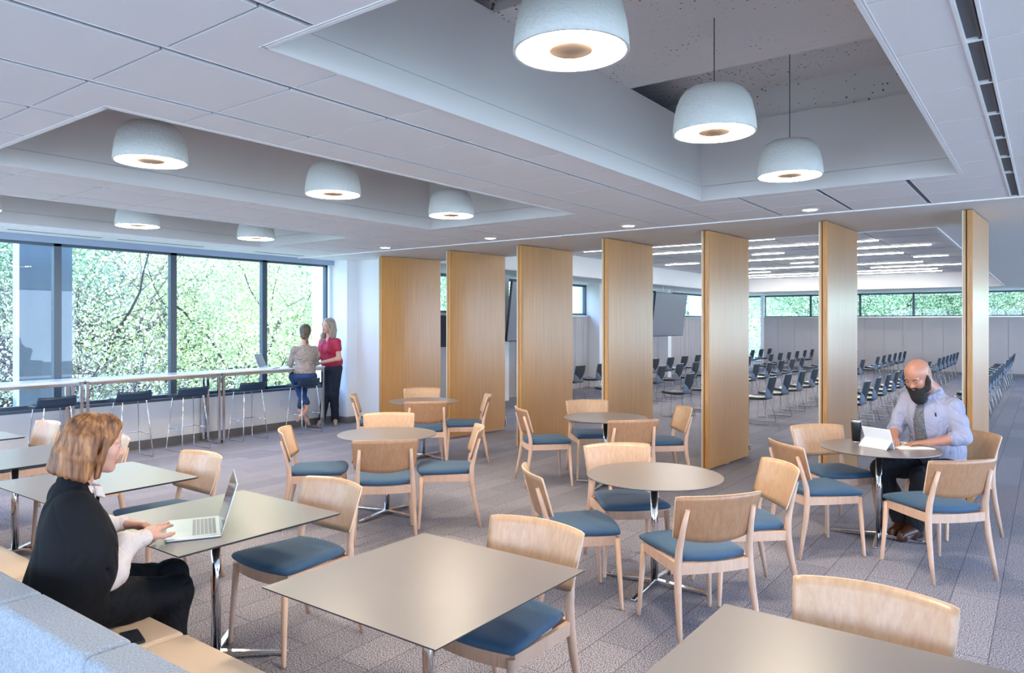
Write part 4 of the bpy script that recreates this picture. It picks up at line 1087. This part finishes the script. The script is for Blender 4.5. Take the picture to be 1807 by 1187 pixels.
B = Blob(); B.ell((-3.33, 1.33, .60), (.13, .10, .11), mi=SKIN, k=.04); B.ell((-3.32, 1.35, .84), (.12, .07, .16), mi=SKIN, k=.04)
B.cap(nearsh, farsh, .035, .035, .04, mi=SKIN); B.cap((-3.32, 1.35, .95), nk, .05, .052, .04, mi=SKIN)
for sh, el, wr in ((nearsh, nel, nwr), (farsh, fel, fwr)): B.chain([sh, el, wr], [.045, .036, .024], .03, mi=SKIN)
nk1 = [(-3.235, 1.30, .56), (-3.262, 1.775, .505), (-3.235, 1.70, .085)]; nk2 = [(-3.415, 1.34, .56), (-3.475, 1.87, .505), (-3.45, 1.79, .085)]
for kk in (nk1, nk2): B.chain(kk, [.07, .055, .035], .03, mi=SKIN)
V2 = B.mesh(.009)
B = Blob(); d1 = np.array((-.17, .245, 0)); RN = frame(d1/np.linalg.norm(d1)); hand(B, nwr+np.array((-.012, .018, .010)), frame((-.19, .245, .012)), -1, (.25, .12, .2, .35), .03, (.7, .35), 1.18); V3 = B.mesh(.0025)
B = Blob(); hand(B, fwr+np.array((.010, .012, .004)), frame((.62, .76, -.10), (-.15, .1, 1)), 1, (1.5, 1.6, 1.7, 1.7), .0, (.6, -.2), 1.12); V4 = B.mesh(.0025)
SK = ['skin', 'lip', 'eyew', 'iris', 'browl', 'nail']
body = blob_object('body', [V1, V2, V3, V4], SK, L_, OL)
# sweater: boxy poncho-like body with wide sleeves
B = Blob()
B.ell((-3.335, 1.325, .64), (.185, .135, .17), k=.08); B.ell((-3.32, 1.345, .86), (.165, .105, .15), k=.08)
B.cap(nearsh+(-.025, .01, -.005), farsh+(0, 0, .005), .062, .062, .07); B.cap((-3.32, 1.345, .97), nk+(0, -.0, -.02), .085, .066, .05)
B.chain([nearsh+(-.01, .01, -.01), nearsh*.5+nel*.5+(.0, -.005, 0), nel+(-.005, -.03, .03)], [.066, .086, .092], .12)
B.cap((-3.24, 1.305, .86), (-3.24, 1.29, .66), .09, .12, .12)
B.chain([farsh, farsh*.45+fel*.55, fel+(.02, .045, .035)], [.075, .085, .080], .06)
B.ell((-3.30, 1.40, .565), (.17, .14, .075), k=.06); B.ell((-3.21, 1.25, .58), (.08, .08, .12), k=.07)
for q in (-1, 1): B.ell(np.array((-3.32, 1.325, .90))+rt*.075*q+f*.085, (.06, .06, .065), k=.05)
B.cap(nk+(0, -.012, -.012), nk+(0, -.006, .018), .066, .064, .02); B.cap(nk+(0, .02, -.0)+f*.045, nk+f*.10+(0, 0, .06), .040, .06, .006, sub=True); B.cap(nk+f*.055+(0, 0, -.04), nk+f*.11+(0, 0, -.16), .030, .004, .004, sub=True)
B.ell(nel+(-.03, .115, -.045), (.085, .065, .085), k=.01, sub=True)
B.cap(nel+(.05, .02, .10), nearsh+(.03, .07, -.12), .010, .004, .02, sub=True); B.cap(nel+(.09, -.06, .16), nel+(.075, .05, -.02), .008, .004, .02, sub=True)
sw = blob_object('sweater', [B.mesh(.0065, folds(13, .003, 3, (1, 1, .5)), 2)], ['knit'], L_, OL)
# blouse: collar, chest strip and cuffed sleeves
B = Blob()
B.cap(nk+f*.045+(0, 0, -.035), nk+f*.085+(0, 0, -.16), .028, .012, .01)
for q in (-1, 1):
    for j in range(26):
        t = j/25; a = nk+rt*q*(.064-.034*t)+f*(-.01+.105*t)+up*(.024-.034*t); b = a+f*.012*t+up*(-.022-.016*t)+rt*q*(.008+.014*t)
        B.cap(a, b, .004, .003, .006)
B.chain([nel+(-.01, -.0, -.015), nel+(-.03, .07, .005), nwr+(.010, -.085, -.002), nwr+(.008, -.045, 0)], [.058, .062, .054, .040], .03); B.chain([nwr+(.008, -.046, 0), nwr+(-.003, .006, .005)], [.041, .039], .004)
B.chain([fel+(.03, .06, .01), fwr+(-.01, -.075, .004), fwr+(-.003, -.035, .003)], [.050, .055, .040], .03); B.chain([fwr+(-.003, -.036, .003), fwr+(.004, .004, .004)], [.039, .037], .004)
B.ell((-3.275, 1.52, .575), (.045, .05, .012), k=.02)
blob_object('blouse', [B.mesh(.0045, folds(45, .003, 8, (.4, 1, 1)), 1)], ['blouse'], L_, OL)
B = Blob(); B.ell((-3.33, 1.30, .56), (.185, .15, .105), k=.06)
for kk, q in ((nk1, 1), (nk2, -1)): B.chain([kk[0], np.array(kk[0])*.45+np.array(kk[1])*.55, kk[1], np.array(kk[1])*.5+np.array(kk[2])*.5, kk[2]], [.102, .090, .072, .062, .048], .04)
blob_object('trousers', [B.mesh(.008, folds(15, .005, 4), 2)], ['trouser'], L_, OL)
for kk in (nk1, nk2):
    a = np.array(kk[2]); B = Blob(); B.chain([a+(0, -.02, -.02), a+(.005, .08, -.045), a+(.01, .16, -.055)], [.036, .034, .026], .03); B.cap(a+(0, -.035, -.05), a+(0, -.035, -.072), .02, .012)
    blob_object('shoe', [B.mesh(.005)], ['shoe'], L_, OL)
# bob hair
B = Blob(); HP = lambda x, y, z: hc+RH@(np.array((x, y, z))*1.06)
B.ell(HP(0, -.022, .040), np.array((.087, .100, .086))*1.06, RH, .03)
for i in range(15):
    a = math.radians(-108+i*(216/14)); sx, cy = math.sin(a), -math.cos(a)
    if cy > -.05 and abs(sx) > .9 and i in (0, 14): continue
    top = HP(sx*.076, -.018+cy*.078, .03); fl = 1.0
    bot = HP(sx*.082*(1.0+.10*abs(sx)), -.022+cy*(.112 if cy < 0 else .06), -.122+.022*max(0, -cy))
    B.chain([top, top*.5+bot*.5+RH@np.array((sx*.006, cy*.002, 0)), bot], [.029, .026, .019], .012)
for q in (-1, 1): B.chain([HP(q*.035, .066, .088), HP(q*.068, .040, .03), HP(q*.076, .022, -.05), HP(q*.074, .022, -.115)], [.017, .017, .016, .013], .014)
B.ell(HP(0, .028, .092), np.array((.060, .046, .034))*1.06, RH, .02); B.chain([HP(.02, .03, .105), HP(.045, .055, .080), HP(.062, .055, .045)], [.020, .016, .012], .02)
def strands(P, c=hc, R=RH, n=30, amp=.0022):
    d = (P-c)@R; a = np.arctan2(d[:, 0], -d[:, 1]+.0)
    return amp*np.sin(a*n+.8*np.sin(d[:, 2]*14+a*2))+.5*amp*np.sin(a*n*2.1+1+d[:, 2]*6)
blob_object('hair', [B.mesh(.0034, strands, 1)], ['hairL'], L_, OL)

# ---------------------------------------------------------------- bearded man at the round table
M['shirt'] = cloth('pale lavender shirt', (.36, .355, .45, 1), .75, 6.5, .65, (1, 1, .7), .04); M['tie'] = mat('grey speckled tie', (.22, .22, .24, 1), .8, noise=(140, (.045, .045, .055, 1), (1, 1, 1), .12))
M['slacks'] = cloth('charcoal trousers', (.020, .021, .026, 1), .8, 7, .6); M['brown'] = mat('brown leather shoe', (.085, .028, .012, 1), .3, noise=(9, (.04, .014, .007, 1), (1, 1, 1), .3)); M['beard'] = mat('dark beard', (.014, .011, .010, 1), .75, bump=(160, .8, .006)); M['emblem'] = mat('dark emblem thread', (.01, .01, .04, 1), .7)
OM = (-.74, 7.05, .45)
Mn = persp(OM, 'bald bearded man in a lavender shirt and grey tie, writing at a round table', 'people in the room')
f = np.array((-.40, -.917, 0)); rt = np.array((f[1], -f[0], 0)); S = 1.08
hc = np.array((-.868, 6.80, 1.308)); RM = frame((-.36, -.86, -.50))
B = Blob(); B.paint(hc+RM@np.array((0, -.055, .015)), np.array((.10, .088, .072)), 6, RM); PM = head(B, hc, RM, 1.12, False, True); nk = np.array((-.775, 6.935, 1.185)); B.cap(PM(0, -.03, -.05), nk, .062, .070, .03, mi=SKIN); B.ell(PM(0, -.05, -.01), np.array((.068, .07, .07))*1.08, RM, .03, mi=SKIN)
V1 = B.mesh(.0042)
chest = np.array((-.775, 6.965, .96)); pel = np.array((-.72, 7.06, .56)); rsh = np.array((-.97, 7.04, 1.085)); lsh = np.array((-.622, 6.885, 1.065))
rel = np.array((-1.055, 6.955, .845)); lel = np.array((-.545, 6.81, .835)); rwr = np.array((-1.035, 6.765, .80)); lwr = np.array((-.755, 6.71, .785))
B = Blob(); B.ell(chest, (.17, .11, .20), frame(f), .05, mi=SKIN); B.ell(pel, (.17, .13, .12), frame(f), .05, mi=SKIN); B.cap(rsh, lsh, .05, .05, .05, mi=SKIN); B.cap(chest+(0, 0, .12), nk, .09, .07, .05, mi=SKIN)
for sh, el, wr in ((rsh, rel, rwr), (lsh, lel, lwr)): B.chain([sh, el, el*.6+wr*.4, wr], [.052, .043, .042, .029], .02, mi=SKIN)
rl = [np.array(p) for p in ((-.83, 7.06, .55), (-1.12, 6.70, .535), (-.98, 6.74, .12))]; ll = [np.array(p) for p in ((-.63, 6.98, .55), (-.80, 6.52, .535), (-.87, 6.66, .12))]
for kk in (rl, ll): B.chain(kk, [.075, .058, .04], .03, mi=SKIN)
V2 = B.mesh(.008)
B = Blob(); hand(B, lwr+(-.02, 0, .0), frame((-.94, -.08, -.10)), -1, (.5, .45, .5, .6), .03, (.8, .3), 1.10); V3 = B.mesh(.0028)
B = Blob(); hand(B, rwr+(0, -.02, 0), frame((.25, -.93, -.15), (.5, 0, 1)), 1, (.8, .9, 1., 1.1), .02, (.6, .2), 1.10); V4 = B.mesh(.0028)
blob_object('body', [V1, V2, V3, V4], ['skinm', 'lip', 'eyew', 'iris', 'browm', 'nail', 'stubble'], Mn, OM)
B = Blob(); fr_ = frame(f)
B.ell(chest+f*.0, (.20, .140, .19), fr_, .07); B.ell(pel+(0, 0, .13)+f*.02, (.195, .160, .16), fr_, .08); B.ell(pel+(0, 0, .03)+f*.03, (.20, .16, .09), fr_, .05)
B.cap(rsh, lsh, .072, .072, .07); B.cap(chest+(0, 0, .11), nk+(0, 0, -.015), .105, .080, .05)
B.ell(chest+f*.07+(0, 0, .0), (.15, .09, .14), fr_, .08); B.ell(chest*.5+pel*.5+f*.03, (.20, .15, .16), fr_, .08)
for sh, el, wr, o in ((rsh, rel, rwr, 1), (lsh, lel, lwr, -1)):
    B.chain([sh, sh*.5+el*.5+(0, 0, -.0), el+(0, 0, .0)], [.070, .066, .058], .035)
    e2 = el*.70+wr*.30; B.chain([el, e2], [.057, .052], .03); B.chain([el*.82+wr*.18, e2], [.061, .059], .004)
B.chain([nk+rt*.04-f*.02, nk+rt*.075+f*.03+(0, 0, -.005), nk+rt*.02+f*.095+(0, 0, -.045)], [.022, .020, .014], .01); B.chain([nk-rt*.04-f*.02, nk-rt*.075+f*.03+(0, 0, -.005), nk-rt*.02+f*.095+(0, 0, -.045)], [.022, .020, .014], .01)
blob_object('shirt', [B.mesh(.0065, folds(26, .004, 12, (1, 1, .8)), 1)], ['shirt'], Mn, OM)
# tie and chest emblem follow the shirt surface
from mathutils.bvhtree import BVHTree
shirt = [o for o in Mn.children if o.name.startswith('shirt')][0]
bv = BVHTree.FromPolygons([v.co.copy() for v in shirt.data.vertices], [tuple(p.vertices) for p in shirt.data.polygons])
def on_shirt(x, z):
    o_ = Vector(tuple(chest+rt*x+f*.8-np.array(OM))); o_.z = z-OM[2]
    h = bv.ray_cast(o_, Vector(tuple(-f)))
    return None if h[0] is None else h[0]
vs = []; NZ = 26; cx = .018
for i in range(NZ+1):
    t = i/NZ; z = 1.125-.57*t; w0 = (.020+.028*min(1, t*3.2)/1.0*.75+.012*t) if t > .06 else .024
    if t > .95: w0 *= .45
    base = [on_shirt(cx+q*.03, z) for q in (-1, 0, 1)]; base = [b_ for b_ in base if b_ is not None]
    dep = max([b_.dot(Vector(tuple(f))) for b_ in base]) if base else vs[-1].dot(Vector(tuple(f)))-.004
    if i and abs(dep-last) > .02: dep = last+(.012 if dep > last else -.012)
    last = dep
    for k in range(7):
        q = -1+2*k/6; p = Vector(tuple(rt))*(cx+q*w0+Vector(tuple(chest-np.array(OM))).dot(Vector(tuple(rt))))+Vector(tuple(f))*(dep+.011-.006*q*q); p.z = z-OM[2]; vs.append(p)
mb = MB(); fs = []
n0 = len(vs)
back = [p-Vector(tuple(f))*.007 for p in vs]
for i in range(NZ):
    for k in range(6): a = i*7+k; fs += [(a, a+7, a+8, a+1), (n0+a, n0+a+1, n0+a+8, n0+a+7)]
for i in range(NZ): fs += [(i*7, n0+i*7, n0+i*7+7, i*7+7), (i*7+6, i*7+13, n0+i*7+13, n0+i*7+6)]
fs += [tuple(range(7))+tuple(n0+k for k in range(6, -1, -1)), tuple(NZ*7+k for k in range(6, -1, -1))+tuple(n0+NZ*7+k for k in range(7))]
mb.add([tuple(p) for p in vs+back], fs, 0, True)
mb.build('tie', 'tie', Mn)
B = Blob(); B.ell(np.array(vs[3])+f*.004+np.array(OM)+(0, 0, -.006), (.026, .018, .026), None, .01); blob_object('tie_knot', [B.mesh(.004)], ['tie'], Mn, OM)
e = on_shirt(-.105, 1.005)
if e is not None:
    e = np.array(e)+np.array(OM)+f*.002; B = Blob(); B.cap(e+(0, 0, .012), e+(0, 0, -.008), .0045, .007, .004); B.cap(e+(0, 0, .006), e-rt*-.010+(0, 0, .014), .004, .003, .003); B.cap(e+(0, 0, -.008), e-rt*.007+(0, 0, -.018), .003, .002, .002)
    blob_object('emblem', [B.mesh(.002)], ['emblem'], Mn, OM)
B = Blob(); P = PM
B.ell(P(0, .040, -.080), np.array((.072, .062, .048))*1.1, RM, .03); B.ell(P(0, .060, -.130), np.array((.055, .050, .055))*1.1, RM, .03); B.ell(P(0, .055, -.165), np.array((.038, .036, .038))*1.1, RM, .03)
for q in (-1, 1): B.chain([P(q*.076, .002, .012), P(q*.074, .012, -.03), P(q*.064, .028, -.07)], [.010, .020, .032], .02); B.chain([P(0, .096, -.040), P(q*.022, .090, -.046), P(q*.036, .074, -.068)], [.006, .009, .011], .008)
B.ell(P(0, .100, -.058), np.array((.017, .018, .007))*1.1, RM, .006, sub=True)
blob_object('beard', [B.mesh(.0042, folds(120, .002, 5), 1)], ['beard'], Mn, OM)
B = Blob()
B.ell(pel+(0, 0, .0), (.20, .16, .11), fr_, .06)
for kk in (rl, ll): B.chain([kk[0], kk[0]*.5+kk[1]*.5, kk[1], kk[1]*.5+kk[2]*.5, kk[2]+(0, 0, .0)], [.105, .096, .080, .075, .068], .03)
blob_object('trousers', [B.mesh(.008, folds(18, .009, 6), 1)], ['slacks'], Mn, OM)
for kk, d in ((rl, (-.25, -.97, 0)), (ll, (-.45, -.89, 0))):
    a = kk[2].copy(); a[2] = .085; d = np.array(d); B = Blob(); B.chain([a-d*.03+(0, 0, .0), a+d*.05+(0, 0, -.018), a+d*.15+(0, 0, -.034)], [.052, .050, .040], .03); B.chain([a-d*.06+(0, 0, -.055), a+d*.17+(0, 0, -.058)], [.030, .030], .02)
    B.ell(a+d*.05+(0, 0, -.13), (.15, .15, .045), None, .006, sub=True)
    blob_object('shoe', [B.mesh(.005)], ['brown'], Mn, OM)

# ---------------------------------------------------------------- seated woman in beige at the window bar
M['beige'] = cloth('beige grey top', (.34, .28, .25, 1), .8, 7, .8, (1, 1, 1.3), .05); M['jeans'] = mat('blue jeans', (.020, .060, .19, 1), .8, noise=(5, (.010, .020, .06, 1), (1, 1, 1), .25))
M['hairB'] = hairmat('ash brown hair', (.15, .10, .065, 1), (.04, .028, .020, 1), (.085, .057, .038, 1), (60, 60, 6)); M['nude'] = mat('beige shoe', (.45, .30, .24, 1), .4); M['sole'] = mat('dark sole', (.06, .045, .035, 1), .6)
OB = (-9.66, 7.37, .80)
W2 = persp(OB, 'woman in a beige top seated on a bar stool with her back to the camera', 'people in the room')
f = np.array((-.90, .43, 0)); f /= np.linalg.norm(f); rt = np.array((f[1], -f[0], 0)); fr_ = frame(f)
hc = np.array((-9.66, 7.42, 1.600)); RB = frame((-.72, .68, -.12))
B = Blob(); PB = head(B, hc, RB, 1.06); nk = np.array((-9.64, 7.39, 1.43)); B.cap(PB(0, -.02, -.06), nk, .052, .056, .03, mi=SKIN)
ch = np.array((-9.62, 7.375, 1.20)); pe = np.array((-9.60, 7.36, .89)); rsh = ch+rt*.160+(0, 0, .125); lsh = ch-rt*.160+(0, 0, .125)
rel = rsh+rt*.05+f*.14+(0, 0, -.24); lel = lsh-rt*.05+f*.10+(0, 0, -.25); rwr = rel+f*.22-rt*.02+(0, 0, .0); lwr = lel+f*.22+rt*.06+(0, 0, .02)
rel[2] = lel[2] = 1.10; rwr[2] = lwr[2] = 1.075
B.ell(ch, (.14, .10, .19), fr_, .05, mi=SKIN); B.ell(pe, (.16, .13, .12), fr_, .05, mi=SKIN); B.cap(rsh, lsh, .05, .05, .04, mi=SKIN); B.cap(ch+(0, 0, .12), nk, .08, .055, .04, mi=SKIN)
for a, b, c in ((rsh, rel, rwr), (lsh, lel, lwr)): B.chain([a, b, c], [.042, .034, .024], .03, mi=SKIN)
r1 = [pe+rt*.09+(0, 0, -.02), pe+rt*.10+f*.40+(0, 0, -.02), pe+rt*.02+f*.26+(0, 0, -.46)]; l1 = [pe-rt*.09+(0, 0, -.02), pe-rt*.10+f*.38+(0, 0, -.02), pe-rt*.02+f*.16+(0, 0, -.44)]
r1[2] = np.array((-9.68, 7.33, .34)); l1[2] = np.array((-9.63, 7.43, .40))
for kk in (r1, l1): B.chain(kk, [.07, .052, .030], .03, mi=SKIN)
fa = [np.array((-9.68, 7.33, .34)), np.array((-9.60, 7.44, .24))]; fb = [np.array((-9.63, 7.43, .40)), np.array((-9.70, 7.30, .30))]
B.chain([r1[2], r1[2]+(.03, .04, -.07), r1[2]+(.02, .10, -.15)], [.030, .032, .022], .02, mi=SKIN); B.chain([l1[2], l1[2]+(.0, -.05, -.09), l1[2]+(-.04, -.11, -.14)], [.030, .032, .022], .02, mi=SKIN)
V1 = B.mesh(.006)
B = Blob(); hand(B, rwr+f*.01, frame(tuple(f)), 1, (.3, .3, .4, .5)); hand(B, lwr+f*.01, frame(tuple(f+rt*.4)), -1, (.3, .3, .4, .5)); V2 = B.mesh(.004)
blob_object('body', [V1, V2], SK, W2, OB)
B = Blob(); B.ell(ch, (.165, .115, .18), fr_, .06); B.ell(pe+(0, 0, .10), (.178, .140, .13), fr_, .07); B.cap(rsh, lsh, .052, .052, .05); B.cap(ch+(0, 0, .11), nk+(0, 0, -.015), .08, .062, .05)
for a, b, c in ((rsh, rel, rwr), (lsh, lel, lwr)): B.chain([a, b, c], [.054, .048, .038], .03)
blob_object('top', [B.mesh(.008, folds(24, .005, 2, (.7, .7, 1.5)), 1)], ['beige'], W2, OB)
B = Blob(); B.ell(pe+(0, 0, .01), (.195, .155, .10), fr_, .06)
for kk in (r1, l1): B.chain([kk[0], kk[1], kk[1]*.45+kk[2]*.55, kk[2]+(0, 0, .07)], [.098, .075, .062, .046], .03)
blob_object('jeans', [B.mesh(.008, folds(12, .004, 9), 1)], ['jeans'], W2, OB)
for a, d in ((r1[2]+(.03, .06, -.10), (.08, .55, -.83)), (l1[2]+(-.01, -.06, -.10), (-.25, -.6, -.75))):
    d = np.array(d); B = Blob(); B.chain([a, a+d*.08, a+d*.15], [.030, .033, .024], .02); blob_object('shoe', [B.mesh(.005)], ['nude'], W2, OB)
B = Blob(); P = lambda x, y, z: hc+RB@(np.array((x, y, z))*1.06)
B.ell(P(0, -.025, .040), np.array((.086, .100, .092))*1.06, RB, .03); B.ell(P(0, -.062, -.035), np.array((.068, .060, .070))*1.06, RB, .03); B.ell(P(0, -.100, -.070), np.array((.050, .042, .048))*1.06, RB, .012)
B.chain([P(.02, -.11, -.10), P(.035, -.115, -.16), P(.03, -.11, -.20)], [.02, .014, .006], .01); B.chain([P(-.05, -.07, -.06), P(-.03, -.10, -.09)], [.02, .02], .01)
blob_object('hair', [B.mesh(.005, lambda Q: strands(Q, hc, RB, 22, .002), 1)], ['hairB'], W2, OB)

# ---------------------------------------------------------------- standing woman in crimson
M['crimson'] = cloth('crimson blouse', (.40, .025, .060, 1), .6, 6, .7, (1, 1, .5), .045); M['hairG'] = hairmat('ash blonde hair', (.42, .34, .25, 1), (.17, .14, .11, 1), (.30, .25, .19, 1), (60, 60, 3)); M['dark'] = cloth('dark navy trousers', (.018, .023, .038, 1), .8, 6, .5)
OS = (-9.90, 8.12, 0)
W3 = persp(OS, 'blonde woman in a crimson short-sleeved top standing at the end of the window bar', 'people in the room')
f = np.array((.10, -1.0, 0)); f /= np.linalg.norm(f); rt = np.array((f[1], -f[0], 0)); fr_ = frame(f)
hc = np.array((-9.83, 8.02, 1.700)); RS = frame((-.02, -1, -.03))
B = Blob(); PS = head(B, hc, RS, 1.06, down=True); nk = np.array((-9.83, 8.05, 1.525)); B.cap(PS(0, -.01, -.06), nk, .052, .056, .03, mi=SKIN)
V1 = B.mesh(.0045)
ch = np.array((-9.84, 8.065, 1.30)); pe = np.array((-9.86, 8.12, .98)); 
rsh = ch+rt*.168+(0, 0, .135); lsh = ch-rt*.168+(0, 0, .135); rel = rsh+rt*.04+f*.05+(0, 0, -.27); lel = lsh-rt*.06+f*.02+(0, 0, -.28)
rwr = np.array((-9.88, 7.80, 1.10)); lwr = np.array((-9.72, 7.82, 1.10))
B = Blob(); B.ell(ch, (.15, .11, .20), fr_, .05, mi=SKIN); B.ell(pe, (.165, .13, .13), fr_, .05, mi=SKIN); B.cap(rsh, lsh, .05, .05, .04, mi=SKIN); B.cap(ch+(0, 0, .14), nk, .085, .055, .04, mi=SKIN)
for a, b, c in ((rsh, rel, rwr), (lsh, lel, lwr)): B.chain([a, b, c], [.050, .040, .026], .03, mi=SKIN)
rl = [pe+rt*.08, np.array((-9.93, 8.06, .54)), np.array((-9.98, 8.00, .12))]; ll = [pe-rt*.09, np.array((-9.80, 8.12, .54)), np.array((-9.87, 8.20, .12))]
for kk in (rl, ll): B.chain(kk, [.08, .056, .035], .03, mi=SKIN)
V2 = B.mesh(.008)
B = Blob(); hand(B, lwr, frame((-.75, -.65, -.25)), -1, (.5, .5, .6, .7)); hand(B, rwr, frame((.55, -.8, -.25)), 1, (.5, .5, .6, .7)); V3 = B.mesh(.0035)
blob_object('body', [V1, V2, V3], SK, W3, OS)
B = Blob(); B.ell(ch, (.18, .135, .19), fr_, .06); B.ell(pe+(0, 0, .11), (.205, .165, .16), fr_, .06); B.cap(rsh, lsh, .056, .056, .05); B.cap(ch+(0, 0, .13), nk+(0, 0, -.03), .08, .058, .04)
for q in (-1, 1): B.ell(ch+rt*.08*q+f*.10+(0, 0, .02), (.075, .07, .08), fr_, .05)
for a, b in ((rsh, rel), (lsh, lel)): B.chain([a, a*.58+b*.42], [.060, .066], .03)
B.cap(nk+f*.06+(0, 0, .03), nk+f*.08+(0, 0, -.10), .035, .004, .01, sub=True)
B.ell(pe+(0, 0, -.10), (.30, .30, .055), None, .01, sub=True)
blob_object('blouse', [B.mesh(.007, folds(22, .004, 15, (1, 1, .35)), 1)], ['crimson'], W3, OS)
B = Blob(); B.ell(pe, (.185, .15, .12), fr_, .06)
for kk in (rl, ll): B.chain([kk[0], kk[1], kk[1]*.5+kk[2]*.5, kk[2]+(0, 0, -.03)], [.115, .082, .066, .064], .03)
blob_object('trousers', [B.mesh(.008, folds(10, .005, 19, (1, 1, .5)), 1)], ['dark'], W3, OS)
for kk, d in ((rl, (.45, -.85, 0)), (ll, (.80, -.60, 0))):
    d = np.array(d); d /= np.linalg.norm(d); a = kk[2].copy(); a[2] = .10; B = Blob(); B.chain([a-d*.02, a+d*.07+(0, 0, -.035), a+d*.15+(0, 0, -.078)], [.034, .034, .022], .02); B.cap(a-d*.045, a-d*.05+(0, 0, -.09), .016, .010, .01)
    blob_object('shoe', [B.mesh(.005)], ['nude'], W3, OS)
B = Blob(); P = lambda x, y, z: hc+RS@(np.array((x, y, z))*1.06)
B.ell(P(0, -.028, .045), np.array((.088, .100, .090))*1.06, RS, .03); B.ell(P(0, .022, .090), np.array((.064, .050, .036))*1.06, RS, .02)
for i in range(11):
    a = math.radians(-100+i*20); sx, cy = math.sin(a), -math.cos(a)
    B.chain([P(sx*.078, -.02+cy*.08, .03), P(sx*.090, -.02+cy*.095, -.07), P(sx*.095, -.01+cy*.09, -.19)], [.028, .027, .016], .012)
B.chain([P(.085, -.01, -.06), P(.085, .055, -.15), P(.082, .085, -.25)], [.028, .034, .012], .02); B.chain([P(-.03, .06, .09), P(-.065, .055, .03), P(-.078, .03, -.06), P(-.09, .02, -.16)], [.016, .017, .018, .014], .014); B.chain([P(.03, .06, .09), P(.068, .052, .03), P(.080, .03, -.06)], [.016, .017, .02], .014)
blob_object('hair', [B.mesh(.005, lambda Q: strands(Q, hc, RS, 22, .0022), 1)], ['hairG'], W3, OS)
